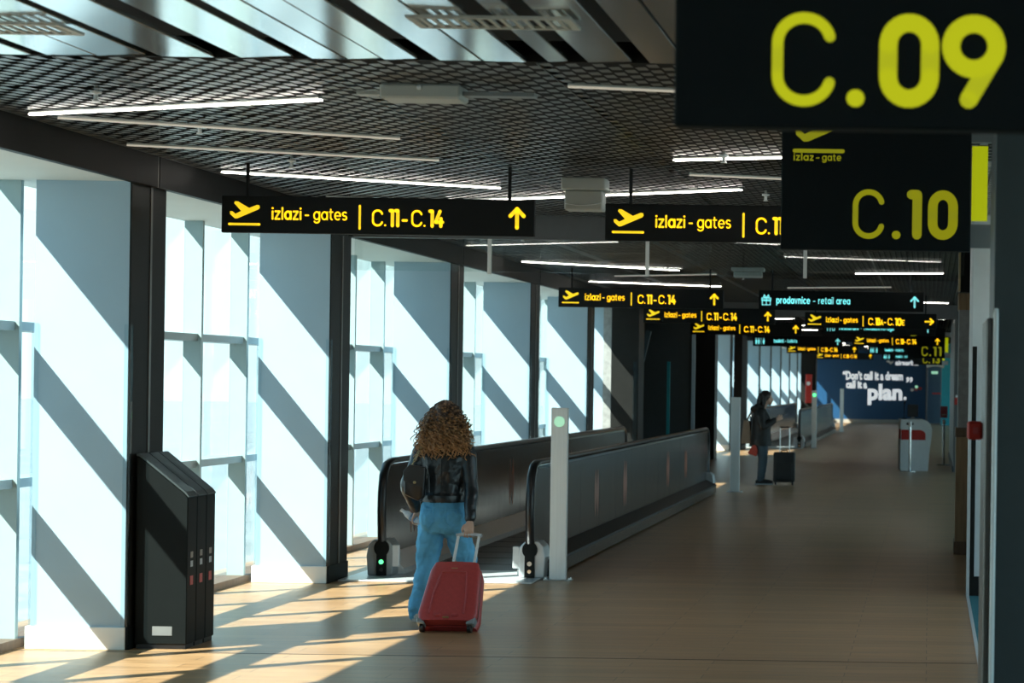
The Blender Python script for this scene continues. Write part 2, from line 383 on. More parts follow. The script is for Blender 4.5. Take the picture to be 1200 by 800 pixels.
def write(mb, segs, x, z, cap, width=None, y=0.0, gap=0.20):
    """segs: [(text, stroke half width as a share of the cap height)]"""
    adv = 0.0; items = []
    for text, w in segs:
        for ch in text:
            gw, st = GLY[ch]
            if st: items.append((adv, st, w)); adv += gw + gap + w * 1.2
    k = cap; kx = cap if width is None else width / max(adv - gap, 1e-6)
    for a, st, w in items:
        if hasattr(mb, 'start'): mb.start()
        for p in st: stroke(mb, [(x + (a + u) * kx, z + v * k) for u, v in p], w * cap, y)
    return x + adv * kx

class Letters:
    """collects one mesh builder per character so that each letter is a part of its own"""
    def __init__(s): s.m = []
    def start(s): s.m.append(MB())
    def add(s, v, f):
        if not s.m: s.start()
        s.m[-1].add(v, f)
    def build(s, name, m, parent=None, loc=None):
        return [q.build(name, m, parent, loc=loc) for q in s.m]
def put(L_, ch, x0, x1, z0, z1, w):
    """one character fitted to an outline box, w: half stroke"""
    L_.start(); st = GLY[ch][1]
    us = [u for p in st for u, v in p]; vs = [v for p in st for u, v in p]
    kx = (x1 - x0 - 2 * w) / max(max(us) - min(us), 1e-6) if max(us) - min(us) > 0.02 else 1.0
    kz = (z1 - z0 - 2 * w) / max(max(vs) - min(vs), 1e-6) if max(vs) - min(vs) > 0.02 else 1.0
    for p in st: stroke(L_, [(x0 + w + (u - min(us)) * kx, z0 + w + (v - min(vs)) * kz) for u, v in p], w)
# ================================================================== the building
CX0, CX1 = -5.89, -5.26          # facade columns, outer and inner side
GX = -6.15                       # glass line
FINX = -6.00                     # inner tips of the facade fins
ZS = 3.08                        # soffit and fascia underside
ZC = 3.28                        # mesh ceiling
STEP = 5.24
def ycol(k): return 15.7 + STEP * (k - 1)
YB, YE = -9.0, 110.1
XR = 0.50                        # right wall line

b = MB(); b.box(-6.6, 9.0, YB, YE + 3, -0.2, 0.0)
floor = struct(b.build('floor', 'wood_planks'), 'brown wood plank floor of the concourse', 'floor')
MB().box(-6.0, 0.33, 15.60, 15.614, 0.0, 0.0015).build('joint', 'joint_line', floor)
MB().box(0.36, 2.2, 11.5, 20.55, 0.0, 0.006).build('carpet', 'teal_carpet', floor)
MB().box(0.335, 0.36, 11.5, 20.55, 0.0, 0.009).build('edge_strip', 'aluminium', floor)
b = MB(); b.box(-90, -6.6, -80, 190, -0.6, -0.35)
struct(b.build('ground_apron', 'concrete'), 'pale concrete apron outside the glazing', 'ground')

# roof slab, side and end walls
struct(MB().box(-6.25, 3.8, YB, YE + 3, 3.75, 4.05).build('ceiling_slab', 'void'), 'black void above the open ceiling', 'ceiling')
struct(MB().box(-6.6, 3.7, YB - 0.2, YB, 0, 3.75).build('wall_back', 'white_panel'))

# ---------------- right wall with its set-backs
struct(MB().box(2.3, 2.5, YB, 0.6, 0, 3.75).build('wall_right', 'white_panel'), 'pale wall set back behind the gate area', 'wall')
wr = sroot('wall_right', (0, 0, 0), 'white wall end with dark base beside teal carpet', 'wall')
MB().box(0.36, 2.5, 20.6, 20.8, 0.17, 3.75).build('wall_face', 'desk_white', wr)
MB().box(0.35, 2.2, 20.57, 20.8, 0.0, 0.17).build('base', 'dark_clad', wr)
MB().box(0.335, 0.36, 20.55, 20.8, 0.0, 3.75).build('edge_trim', 'aluminium', wr)
MB().box(0.362, 0.40, 20.56, 20.6, 0.17, 2.15).build('corner_guard', 'dark_clad', wr)
struct(MB().box(XR, XR + 0.2, 20.8, 26.2, 0, 3.75).build('wall_right', 'wall_grey'), 'grey wall behind the stone pier', 'wall')
struct(MB().box(XR, XR + 0.2, 49.6, 60, 0, 3.75).build('wall_right', 'wall_grey'), 'grey wall running between the two added gate lounges', 'wall')
struct(MB().box(XR + 0.2, 3.6, 26.0, 26.2, 0, 3.75).build('wall_added_lounge', 'white_panel')); struct(MB().box(XR + 0.2, 3.6, 49.6, 49.8, 0, 3.75).build('wall_added_lounge', 'white_panel'))  # return walls of the added, unseen lounge
struct(MB().box(XR - 0.02, XR, 49.6, 60, 0, 0.12).build('baseboard_right', 'dark_clad'))
# unseen lounge and glazing added to bring fill daylight in from the right
struct(MB().box(XR + 0.2, 3.6, 59.8, 60, 0, 3.75).build('wall_added_lounge', 'white_panel'))
struct(MB().box(XR, 3.6, 106, 106.2, 0, 3.75).build('wall_added_lounge', 'teal_wall'), 'teal end wall of the added gate lounge', 'wall')
struct(MB().box(XR, XR + 0.2, 106.2, YE, 0, 3.75).build('wall_right', 'wall_grey'), 'grey wall beyond the added gate lounge', 'wall')
for wno, xw, yw, nb in ((30, 3.5, 60, 23), (31, 3.5, 26, 12), (32, 2.4, 0.6, 10)):
    lw = sroot('window_%d' % wno, (xw, yw, 0), 'added unseen glazing letting fill daylight in from the right', 'window')
    MB().box(-0.1, 0.1, 0, nb * 2, 0, 0.1).build('sill', 'dark_clad', lw); MB().box(-0.1, 0.1, 0, nb * 2, 3.2, 3.75).build('head', 'dark_clad', lw)
    for i in range(nb + 1): MB().box(-0.08, 0.08, i * 2 - 0.03, i * 2 + 0.03, 0.1, 3.2).build('mullion', 'fin_paint', lw)
    for i in range(nb): MB().box(-0.006, 0.006, i * 2 + 0.03, i * 2 + 1.97, 0.1, 3.2).build('pane', 'pane_glass', lw)
struct(MB().box(3.7, 90, -80, 190, -0.6, -0.35).build('ground_apron', 'concrete'), 'pale concrete apron beyond the added lounge glazing', 'ground')

# stone and oak pier
pr = thing('pier', 'grey stone wall pier with an oak panelled lower half', 'pier', (0, 25.6, 0))
MB().box(0.30, XR - 0.002, 0, 0.5, 1.36, 2.62).build('stone_facing', 'stone', pr)
MB().box(0.285, XR - 0.002, -0.01, 0.51, 0.14, 1.26).build('oak_panel', 'oak', pr)
MB().box(0.275, XR - 0.002, -0.02, 0.52, 1.26, 1.36).build('oak_cap', 'oak_dark', pr, bevel=0.006)
MB().box(0.275, XR - 0.002, -0.02, 0.52, 0.0, 0.14).build('oak_base', 'oak_dark', pr)
MB().box(0.29, XR - 0.002, -0.01, 0.51, 2.62, 2.80).build('oak_frieze', 'oak', pr)
MB().box(0.33, XR - 0.002, 0.0, 0.5, 2.80, 3.28).build('top', 'wall_grey', pr)

# near charcoal column with its bumper guard
nc = thing('column', 'charcoal column with rounded steel bumper guard and red call point', 'column', (0, 10.0, 0))
MB().box(0.262, 0.80, 0, 0.75, 0, 3.4).build('shaft', 'charcoal', nc, bevel=0.004)
g = MB()
g.tube([(0.272, -0.012, 0.0), (0.272, -0.012, 2.115), (0.274, -0.008, 2.14)], [0.0115, 0.0115, 0.007], 10)
g.build('corner_guard', 'bollard_steel', nc, smooth=40)
MB().box(0.232, 0.262, 0.01, 0.75, 0, 2.10).build('side_bumper', 'joint_strip', nc, bevel=0.006)
cp = MB().box(0.165, 0.232, 0.45, 0.54, 1.58, 1.66).build('call_point', 'red_paint', nc, bevel=0.008)
MB().box(0.19, 0.215, 0.446, 0.45, 1.605, 1.635).build('call_button', 'red_case', cp)

# ---------------- facade columns
def col_meshes():
    M = {}
    M['shaft'] = MB().box(CX0, CX1 - 0.012, 0, 0.70, 0.15, ZS).mesh('shaft')
    M['side_panel_a'] = MB().box(CX1 - 0.012, CX1, 0.0, 0.36, 0.15, ZS).mesh('side_panel')
    M['side_panel_b'] = MB().box(CX1 - 0.012, CX1, 0.41, 0.70, 0.15, ZS).mesh('side_panel')
    M['strip'] = MB().box(CX1 - 0.012, CX1 + 0.006, 0.365, 0.405, 0.15, ZS).mesh('strip')
    M['plinth'] = MB().box(CX0 - 0.03, CX1 - 0.005, -0.02, 0.70, 0.0, 0.15).mesh('plinth', bevel=0.004)
    M['side_plinth'] = MB().box(CX1 - 0.005, CX1 + 0.012, -0.005, 0.70, 0.0, 0.15).mesh('side_plinth')
    M['guard_o'] = MB().box(CX0 - 0.012, CX0 + 0.03, -0.014, 0.03, 0.15, 2.14).mesh('corner_guard', bevel=0.004)
    M['guard_i'] = MB().box(CX1 - 0.034, CX1 + 0.012, -0.014, 0.03, 0.15, 2.14).mesh('corner_guard', bevel=0.004)
    return M
CM = col_meshes()
def column(k, label, group=None):
    t = thing('column', label, 'column', (0, ycol(k), 0), group=group)
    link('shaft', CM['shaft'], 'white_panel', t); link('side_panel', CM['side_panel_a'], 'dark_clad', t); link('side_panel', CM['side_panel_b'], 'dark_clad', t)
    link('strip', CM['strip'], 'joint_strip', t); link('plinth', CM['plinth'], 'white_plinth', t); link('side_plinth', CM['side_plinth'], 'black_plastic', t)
    link('corner_guard', CM['guard_o'], 'clear_guard', t); link('corner_guard', CM['guard_i'], 'clear_guard', t)
    return t
COLS = list(range(-3, 6)) + list(range(10, 19))
for k in COLS:
    if k == 1: column(k, 'white clad facade column with the black bins against its dark side')
    elif k == 2: column(k, 'white clad facade column in line with the glass smoke curtain')
    elif k <= 5: column(k, 'white clad facade column beside the first moving walkway', 'columns along the glazing by the first walkway') if k > 2 else column(k, 'white clad facade column before the black bins', 'columns along the glazing before the bins')
    else: column(k, 'white clad facade column beyond the dark boarding portal', 'columns along the glazing beyond the portal')

# ---------------- glazing bays
SUB = STEP / 4
FIN = MB().box(GX, FINX, -0.025, 0.025, 0.06, ZS).mesh('fin')
TR = MB().box(GX - 0.10, FINX - 0.03, 0.025, SUB - 0.025, -0.03, 0.03).mesh('transom')
PZ = [(0.06, 1.05), (1.11, 2.09), (2.15, ZS + 0.02)]
PANES = [MB().box(GX - 0.006, GX + 0.006, 0.026, SUB - 0.026, z0, z1).mesh('pane') for z0, z1 in PZ]
SILL = MB().box(GX - 0.10, FINX + 0.02, 0, STEP, 0.0, 0.06).mesh('sill')
wn = 0
for k in list(range(-4, 6)) + list(range(9, 19)):
    wn += 1
    w = sroot('window_%d' % wn, (0, ycol(k) + 0.05, 0), 'glazed bay with white fins and grey transoms', 'window')
    link('sill', SILL, 'oak_dark', w)
    for i in range(4):
        link('fin', FIN, 'fin_paint', w, (0, i * SUB, 0))
        for z in (1.08, 2.12): link('transom', TR, 'transom_paint', w, (0, i * SUB, z))
        for p in PANES: link('pane', p, 'pane_glass', w, (0, i * SUB, 0))
struct(MB().box(GX - 0.2, GX - 0.05, YB, ycol(-4) + 0.05, 0, 3.75).build('wall_left', 'white_panel'))
struct(MB().box(GX - 0.06, GX - 0.02, YB, YE, ZS + 0.02, 3.75).build('wall_left', 'soffit'), 'spandrel above the glazing', 'wall')

# soffit and fascia beam
struct(MB().box(GX - 0.02, CX1, YB, YE, ZS, ZS + 0.10).build('trim_1', 'soffit'), 'pale soffit between the glazing and the beam', 'soffit')
fa = sroot('trim_2', (0, 0, 0), 'black fascia beam over the facade columns', 'beam')
k = -3
for k in range(-3, 20):
    MB().box(CX1, CX1 + 0.05, ycol(k) + 0.405, ycol(k + 1) + 0.365, ZS - 0.01, 3.74).build('beam_panel', 'fascia', fa)
    MB().box(CX1, CX1 + 0.045, ycol(k) + 0.365, ycol(k) + 0.405, ZS - 0.01, 3.74).build('joint_strip', 'joint_strip', fa)

# ---------------- dark boarding portal between the two glazed stretches
po = thing('boarding_portal', 'dark boarding bridge portal between the glazed stretches', 'portal', (0, 41.9, 0))
MB().box(-6.14, -5.72, 0.0, 0.3, 0, ZS).build('outer_jamb', 'white_panel', po)
MB().box(-5.72, -5.56, -0.15, 0.3, 0, ZS).build('grey_jamb', 'stone', po)
MB().box(-5.56, -5.08, -0.3, 0.5, 0, ZS).build('door_pier', 'dark_clad', po, bevel=0.01)
MB().box(-5.17, -5.10, -0.33, -0.3, 0.1, 2.14).build('corner_guard', 'clear_guard', po)
MB().box(-6.3, -6.0, 0.35, 15.7, 0, ZS).build('back_wall', 'void', po)
MB().box(-6.0, -5.0, 8.2, 8.9, 0, ZS).build('door_pier', 'charcoal', po, bevel=0.01)
MB().box(-5.0, -4.93, 8.15, 8.25, 0, ZS).build('white_post', 'white_panel', po)
MB().box(-6.0, -5.0, 13.6, 14.3, 0, ZS).build('door_pier', 'dark_clad', po)
MB().bar((-5.30, 3.0, 2.75), (-5.62, 3.0, 1.35), 0.10, 0.10).build('brace', 'blue_steel', po)
MB().box(-5.30, -5.24, 6.2, 6.26, 0, 2.2).build('blue_edge', 'teal_wall', po)
MB().box(-6.14, -5.7, 15.5, 15.7, 0, ZS).build('outer_jamb', 'wall_grey', po)

# far dark piers on the left
dp = thing('pier', 'dark pier beside the far walkway carrying a red extinguisher cabinet', 'pier', (0, 96.0, 0))
MB().box(-5.20, -4.60, 0, 1.0, 0, ZS).build('shaft', 'dark_clad', dp)
MB().box(-5.30, -4.72, -0.06, 0, 0.0, 0.2).build('plinth', 'charcoal', dp)
bp_ = thing('pier', 'slim black pier behind the standing person', 'pier', (0, 63.7, 0))
MB().box(-5.24, -5.02, 0, 1.6, 0, ZS - 0.012).build('shaft', 'void', bp_)
MB().box(-5.25, -5.01, -0.01, 1.61, 0, 0.12).build('plinth', 'dark_clad', bp_)

# ---------------- blue end wall
ew = sroot('wall_end', (0, YE, 0), 'blue end wall with a large white printed quotation', 'wall')
MB().box(-6.6, -0.20, 0, 0.3, 0.16, 3.75).build('wall_face', 'blue_wall', ew)
MB().box(-6.6, -0.20, -0.03, 0.3, 0.0, 0.16).build('base', 'grey_base', ew)
MB().box(-0.20, -0.12, -0.06, 0.3, 0.0, 3.75).build('edge_trim', 'wall_grey', ew)
MB().box(-0.12, 0.72, 0.8, 1.0, 0.0, 3.75).build('recess_wall', 'blue_steel', ew)
MB().box(0.10, 0.5, 0.78, 0.8, 1.36, 1.42).build('red_strip', 'red_paint', ew)
MB().box(0.05, 0.35, 0.70, 0.78, 2.30, 2.42).build('exit_light', 'green_pale', ew)
def text_mesh(body, size, bold, sx, spacing=1.0):
    cu = bpy.data.curves.new('t', 'FONT'); cu.body = body; cu.size = size; cu.offset = bold; cu.resolution_u = 3; cu.extrude = 0.004; cu.space_character = spacing
    o = bpy.data.objects.new('t', cu); C.objects.link(o); bpy.context.view_layer.update()
    me = bpy.data.meshes.new_from_object(o.evaluated_get(bpy.context.evaluated_depsgraph_get()))
    bpy.data.objects.remove(o); bpy.data.curves.remove(cu)
    x0 = min(v.co.x for v in me.vertices); x1 = max(v.co.x for v in me.vertices)
    k = sx / (x1 - x0)
    for v in me.vertices: v.co = Vector(((v.co.x - x0) * k, -v.co.z, v.co.y))
    return me
PXM = YE / 2800                         # metres per photo pixel on this wall
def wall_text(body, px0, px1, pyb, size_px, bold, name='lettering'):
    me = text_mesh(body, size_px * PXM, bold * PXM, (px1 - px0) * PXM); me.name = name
    link(name, me, 'print_added_glow', ew, ((px0 - 1090) * PXM, -0.01, CAMZ - (pyb - 448.5) * PXM))
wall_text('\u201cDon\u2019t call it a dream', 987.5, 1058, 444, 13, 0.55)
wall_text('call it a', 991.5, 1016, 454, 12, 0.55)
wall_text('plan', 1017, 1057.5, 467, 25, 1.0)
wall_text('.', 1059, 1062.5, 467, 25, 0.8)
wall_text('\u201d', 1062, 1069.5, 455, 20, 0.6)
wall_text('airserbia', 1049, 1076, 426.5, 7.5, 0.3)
b = MB()
q = [(0, 0), (3, 1.4), (6, -.6), (9.5, .8), (7.2, -2.2), (5, -3.6), (3.8, -2)]
b.prism([(x * PXM, z * PXM) for x, z in q], 'y', -0.012, 0.0)
b.build('bird_emblem', 'white_print', ew, loc=((1038 - 1090) * PXM, 0, CAMZ + (448.5 - 422.5) * PXM))
for dx, dz, c in ((0, 0, 'white_print'), (4.6, 0.6, 'pink_sign'), (5.0, 3.6, 'green_pale'), (9.4, 1.8, 'red_paint')):
    MB().ball((0, 0, 0), (1.9 * PXM, 0.01, 1.9 * PXM), 10, 6).build('heart_emblem', c, ew, loc=((1069 + dx - 1090) * PXM, -0.01, CAMZ - (455.5 - dz - 448.5) * PXM))

# ================================================================== ceiling
cl = sroot('ceiling', (0, 0, 0), 'black expanded mesh ceiling panels with reflective slats near the camera', 'ceiling')
# mesh panels: staggered tilted strips on a frame
PW, PL = 1.12, 1.2
def mesh_panel(fine=True):
    m = MB(); nx, ny = 18, 6
    cw = PW / nx; ch = PL / ny
    for i in range(nx):
        off = (i % 2) * ch / 2
        for j in range(ny):
            x0 = i * cw + cw * 0.10; x1 = (i + 1) * cw - cw * 0.10
            y0 = j * ch + off; y1 = min(y0 + ch * 0.70, PL - 0.002)
            t = 0.003
            m.add([(x0, y0, -t), (x1, y0, -t * 0.2), (x1, y1, t), (x0, y1, t)], [(0, 1, 2, 3)])
    for x in (0, PW): m.box(x - 0.004, x + 0.004, 0, PL, -0.004, 0.03)
    return m.mesh('ceiling_panel')
PM = mesh_panel()
Y0M = 11.05
cnt = 0
for j in range(0, 42):
    for i in range(6):
        x = -5.20 + i * PW; y = Y0M + j * PL
        cnt += 1
        link('ceiling_panel', PM, 'mesh_metal', cl, (x, y, ZC))
far = MB()
nx = 100
for i in range(nx):
    x0 = -5.20 + i * 6.72 / nx
    for j in range(0, 120):
        y0 = Y0M + 42 * PL + j * 0.42 + (i % 2) * 0.21
        if y0 + 0.34 > YE: continue
        far.add([(x0 + .006, y0, -.003), (x0 + .059, y0, -.001), (x0 + .059, y0 + .30, .003), (x0 + .006, y0 + .30, .003)], [(0, 1, 2, 3)])
me = bpy.data.meshes.new('far_mesh'); me.from_pydata(far.v, [], far.f)
o = link('far_mesh', me, 'mesh_metal', cl, (0, 0, ZC)); o['kind'] = 'stuff'
# bright reflective slats above the near end, run along the hall
GAPS = [(-4.13, .06), (-3.60, .06), (-3.26, .11), (-2.91, .07), (-2.33, .09), (-1.83, .09), (-1.64, .08), (-1.35, .07), (-0.9, .10), (-0.3, .08), (0.4, .10)]
edges = [-5.19] + [e for c, w_ in GAPS for e in (c - w_ / 2, c + w_ / 2)] + [1.4]
for a_, b_ in zip(edges[::2], edges[1::2]):
    n = max(1, round((b_ - a_) / 0.19)); wv = (b_ - a_) / n
    for i in range(n):
        MB().box(0, wv - 0.010, YB, Y0M - 0.02, -0.010, 0.010).build('slat', 'slat_metal', cl, loc=(a_ + i * wv, 0, ZC + 0.012), bevel=0.003).rotation_euler = (0, random.uniform(-0.03, 0.03), 0)
MB().box(-5.2, 1.6, Y0M - 0.02, Y0M - 0.004, ZC + 0.002, ZC + 0.10).build('edge_channel', 'fascia', cl)
# slotted bands across the slats, standing in for reflections in them
def crossband(x, y, w, lab):
    t = thing('reflected_band', lab, 'crossband', (x, y, ZC - 0.012))
    f = MB(); f.box(0, w, 0, 0.03, -0.012, 0); f.box(0, w, 0.27, 0.30, -0.012, 0); f.box(0, 0.03, 0.03, 0.27, -0.012, 0); f.box(w - 0.03, w, 0.03, 0.27, -0.012, 0)
    f.build('frame', 'soffit', t)
    n = int(w / 0.05)
    for i in range(n):
        xx = 0.03 + (w - 0.06) * (i + 0.5) / n
        MB().box(xx - 0.008, xx + 0.008, 0.03, 0.27, -0.010, -0.002).build('blade', 'soffit', t)
crossband(-2.12, 9.55, 0.66, 'slotted band standing in for a slat reflection near the C.09 gate sign'); crossband(-4.25, 9.9, 0.62, 'slotted band standing in for a slat reflection near the glazed facade')

# linear lamps in the mesh ceiling
def lamp(x0, y0, x1, y1, on, lab, grp):
    lw_ = 0.034 if y0 < 21 else 0.018
    t = thing('linear_light', lab, 'ceiling light', ((x0 + x1) / 2, (y0 + y1) / 2, ZC), group=grp)
    cx, cy = (x0 + x1) / 2, (y0 + y1) / 2
    MB().bar((x0 - cx, y0 - cy, -0.013), (x1 - cx, y1 - cy, -0.013), lw_ * 0.8, 0.012).build('housing', 'fixture_white', t)
    MB().bar((x0 - cx, y0 - cy, -0.023), (x1 - cx, y1 - cy, -0.023), lw_, 0.009).build('diffuser', 'led' if on else 'led_off_glow', t)
LON = 'glowing white linear light in the mesh ceiling'; LOFF = 'unlit pale linear light in the mesh ceiling'
LG = 'lit linear ceiling lights'; LF = 'unlit linear ceiling lights'
lamps = [(-5.05, 13.36, -3.2, 12.46, 1), (-4.96, 13.53, -3.23, 14.45, 0), (-5.09, 15.08, -3.28, 15.85, 0), (-5.06, 17.0, -3.28, 18.1, 1),
         (-3.97, 19.56, -1.44, 17.93, 1), (-1.69, 15.6, 0.1, 14.9, 1), (-1.80, 11.75, -0.2, 12.15, 0), (-1.7, 16.7, 0.2, 17.4, 0),
         (-4.9, 19.3, -3.6, 19.9, 0), (-5.05, 24.2, -3.3, 23.3, 0), (-1.6, 23.2, 0.1, 24.0, 1), (-5.04, 29.4, -3.3, 31.2, 1), (-5.03, 35.1, -3.2, 36.3, 1), (-1.0, 31.4, 0.15, 31.0, 1),
         (-4.4, 33.2, -2.9, 32.2, 0), (-2.2, 36.5, -0.6, 35.7, 0), (0.75, 14.0, 0.9, 18.5, 1), (1.2, 14.5, 1.3, 19.5, 1)]  # last two added over the carpet to brighten the white wall end
y = 39.0
while y < 106:
    s = random.choice((-1, 1)); lamps.append((-4.9, y - .5 * s, -3.1, y + .5 * s, random.random() < .6))
    s = random.choice((-1, 1)); lamps.append((-2.6, y + 2.2 - .5 * s, -.9, y + 2.2 + .5 * s, random.random() < .6))
    if random.random() < .7: lamps.append((-0.7, y + 3.0, .3, y + 3.3, 1))
    y += 5.2
OWN = {0: 'glowing linear light beside the black fascia, next to the reflective slats', 3: 'glowing linear light above the C.11-C.14 sign nearest the facade',
       4: 'long glowing linear light running behind the white stepped ceiling box', 5: 'glowing linear light just beside the C.10 gate sign', 11: 'glowing linear light seen through the glass smoke curtain',
       1: 'unlit pale linear light crossing close behind the first glowing one', 2: 'unlit pale linear light between two glowing ones by the fascia', 6: 'unlit pale linear light beside the C.09 gate sign',
       7: 'unlit pale linear light between the C.10 sign and the stepped ceiling box', 8: 'unlit pale linear light just before the smoke curtain', 16: 'linear light added over the teal carpet edge to brighten the wall end', 17: 'linear light added along the unseen glazing to brighten the wall end'}
lamps = [l for l in lamps if l[1] < 38 or all(min(abs(l[1] - q), abs(l[3] - q)) > 0.15 and not (min(l[1], l[3]) < q < max(l[1], l[3])) for q in (39.23, 46.33, 57.53, 72.03, 89.03, 62.05, 80.05))]
for i, (x0, y0, x1, y1, on) in enumerate(lamps):
    lamp(x0, y0, x1, y1, on, OWN.get(i, (LON if on else LOFF) + ' beyond the smoke curtain' if y0 > 21.5 else (LON if on else LOFF)), LG if on else LF)

# downstand headers and the glass smoke curtain
sc = thing('smoke_curtain', 'glass smoke curtain hung under a grey header across the hall', 'smoke curtain', (0, 21.45, 0))
MB().box(-5.20, 1.3, 0, 0.12, 3.07, 3.72).build('header', 'header_grey', sc)
xs = [-5.20, -3.98, -2.56, -1.14, 0.30]
for x0, x1 in zip(xs, xs[1:]): MB().box(x0 + 0.006, x1 - 0.006, 0.05, 0.062, 2.775, 3.07).build('pane', 'curtain_glass', sc)
for x in xs[1:-1]: MB().box(x - 0.016, x + 0.016, 0.035, 0.077, 2.755, 3.07).build('clamp_bar', 'bollard_steel', sc)
struct(MB().box(-5.20, 1.3, 44.0, 44.12, 3.02, 3.72).build('trim_3', 'header_grey'), 'grey downstand beam behind the retail sign', 'beam')
struct(MB().box(-5.20, 1.3, 66.0, 66.12, 2.95, 3.72).build('trim_4', 'fascia'), 'dark downstand beam above the far walkway', 'beam')

# white boxes and sprinklers under the ceiling
def ceil_box(x, y, w, h, lab):
    t = thing('ceiling_box', lab, 'ceiling unit', (x, y, ZC))
    MB().box(-w / 2, w / 2, -0.12, 0.12, -h * 0.38, 0.0).build('mount', 'fixture_white', t, bevel=0.008)
    MB().box(-w * 0.43, w * 0.43, -0.10, 0.10, -h, -h * 0.38 - 0.004).build('body', 'fixture_white', t, bevel=0.01)
    return t
t = ceil_box(-2.53, 17.4, 0.32, 0.235, 'white stepped box under the ceiling between two gate signs')
MB().tube([(-0.13, -0.104, -0.19), (-0.04, -0.106, -0.202), (0.06, -0.106, -0.196), (0.13, -0.104, -0.182)], 0.003, 6).build('cable', 'white_print', t, smooth=40)
t = thing('projector', 'flat grey unit with a small lens under the dark mesh ceiling', 'ceiling unit', (-2.56, 12.0, ZC))
MB().box(-0.20, 0.20, -0.12, 0.12, -0.075, -0.0).build('body', 'fixture_white', t, bevel=0.01)
MB().ball((0, -0.125, -0.02), 0.014, 10, 6).build('lens', 'white_print', t, smooth=60)
MB().box(-0.33, -0.20, -0.05, 0.05, -0.05, -0.03).build('wing', 'fixture_white', t)
MB().box(0.20, 0.56, -0.05, 0.05, -0.05, -0.03).build('wing', 'grey_plastic', t)
t = ceil_box(-2.35, 30.6, 0.42, 0.13, 'pale flat box under the ceiling behind the smoke curtain')
for i, (x, y) in enumerate(((-4.35, 12.4), (-4.3, 14.0), (-4.35, 16.2), (-1.35, 15.4), (-1.3, 18.6), (-4.2, 24.5), (-1.2, 24.5), (-2.6, 33.0))):
    t = thing('sprinkler', 'small white sprinkler head under the mesh ceiling', 'sprinkler', (x, y, ZC), group='sprinkler heads')
    MB().lathe([(0.03, 0.0), (0.03, -0.012), (0.012, -0.016), (0.012, -0.045), (0.02, -0.05), (0.02, -0.054)], n=10).build('head', 'white_print', t, smooth=40)
    MB().tube([(0, 0, 0), (0, 0, 0.03)], 0.01, 6).build('pipe', 'fixture_white', t)
t = thing('wall_sign_box', 'small black box with a warm lit edge above the stone pier', 'sign box', (0.28, 24.8, 2.78))
MB().box(0.02, 0.14, -0.05, 0.3, 0, 0.42).build('body', 'black_plastic', t, bevel=0.006)
MB().box(0.0, 0.02, -0.05, 0.3, 0.01, 0.41).build('edge', 'brass', t)
MB().box(0.14, 0.24, 0.0, 0.1, 0.15, 0.2).build('bracket', 'steel', t)
# ================================================================== signs
K = 2.16 / 366                          # metres per sign pixel
def plane_icon(mb, x, z, s, y=0.0):
    """departing aeroplane over a line; x,z lower left, s: metres per unit (38 units wide)"""
    q = [(1.5, 10.8), (4.2, 9.6), (8.0, 11.2), (31, 20.2), (35.5, 21.5), (36.8, 23.6), (36.0, 26.0), (33.8, 26.6), (23.5, 22.6), (10.5, 29.2), (6.8, 28.2), (14.8, 19.0), (8.6, 16.0), (5.0, 17.4), (2.0, 16.2)]
    q = [(2.0, 16.6), (4.8, 16.9), (8.6, 13.9), (15.2, 17.2), (6.8, 26.4), (8.2, 28.6), (11.6, 28.3), (24.5, 20.9), (33.6, 24.6), (36.4, 24.2), (37.2, 21.6), (35.6, 19.4), (11.2, 8.6), (8.0, 8.4), (2.4, 13.4)]
    mb.add([(x + u * s, y, z + v * s) for u, v in q], [tuple(range(len(q)))])
    stroke(mb, [(x + 1.4 * s, z + 1.8 * s), (x + 36.6 * s, z + 1.8 * s)], 1.45 * s, y)
def arrow_icon(mb, cx, cz, s, ang=0.0, w=0.105):
    R = lambda u, v: (cx + s * (u * math.cos(ang) - v * math.sin(ang)), cz + s * (u * math.sin(ang) + v * math.cos(ang)))
    stroke(mb, [R(0, -.5), R(0, .5)], w * s); stroke(mb, [R(-.36, .12), R(0, .5), R(.36, .12)], w * s)
def gift_icon(mb, x, z, s):
    w = 0.055 * s
    stroke(mb, [(x, z), (x + .8 * s, z), (x + .8 * s, z + .42 * s), (x, z + .42 * s), (x, z)], w)
    stroke(mb, [(x - .04 * s, z + .42 * s), (x + .84 * s, z + .42 * s), (x + .84 * s, z + .68 * s), (x - .04 * s, z + .68 * s), (x - .04 * s, z + .42 * s)], w)
    stroke(mb, [(x + .4 * s, z), (x + .4 * s, z + .68 * s)], w); stroke(mb, [(x, z + .55 * s), (x + .8 * s, z + .55 * s)], w * .6)
    stroke(mb, [(x + .4 * s, z + .7 * s), (x + .2 * s, z + s), (x + .12 * s, z + .8 * s), (x + .4 * s, z + .7 * s), (x + .6 * s, z + s), (x + .68 * s, z + .8 * s), (x + .4 * s, z + .7 * s)], w)
def people_icon(mb, x, z, s):
    for i in range(4):
        cx = x + i * 0.42 * s
        if i == 2: stroke(mb, [(cx - .02 * s, z), (cx - .02 * s, z + s)], .03 * s); continue
        stroke(mb, [(cx, z + .9 * s)], .11 * s); stroke(mb, [(cx, z + .3 * s), (cx, z + .62 * s)], .15 * s)
        stroke(mb, [(cx - .07 * s, z), (cx - .07 * s, z + .3 * s)], .06 * s); stroke(mb, [(cx + .07 * s, z), (cx + .07 * s, z + .3 * s)], .06 * s)
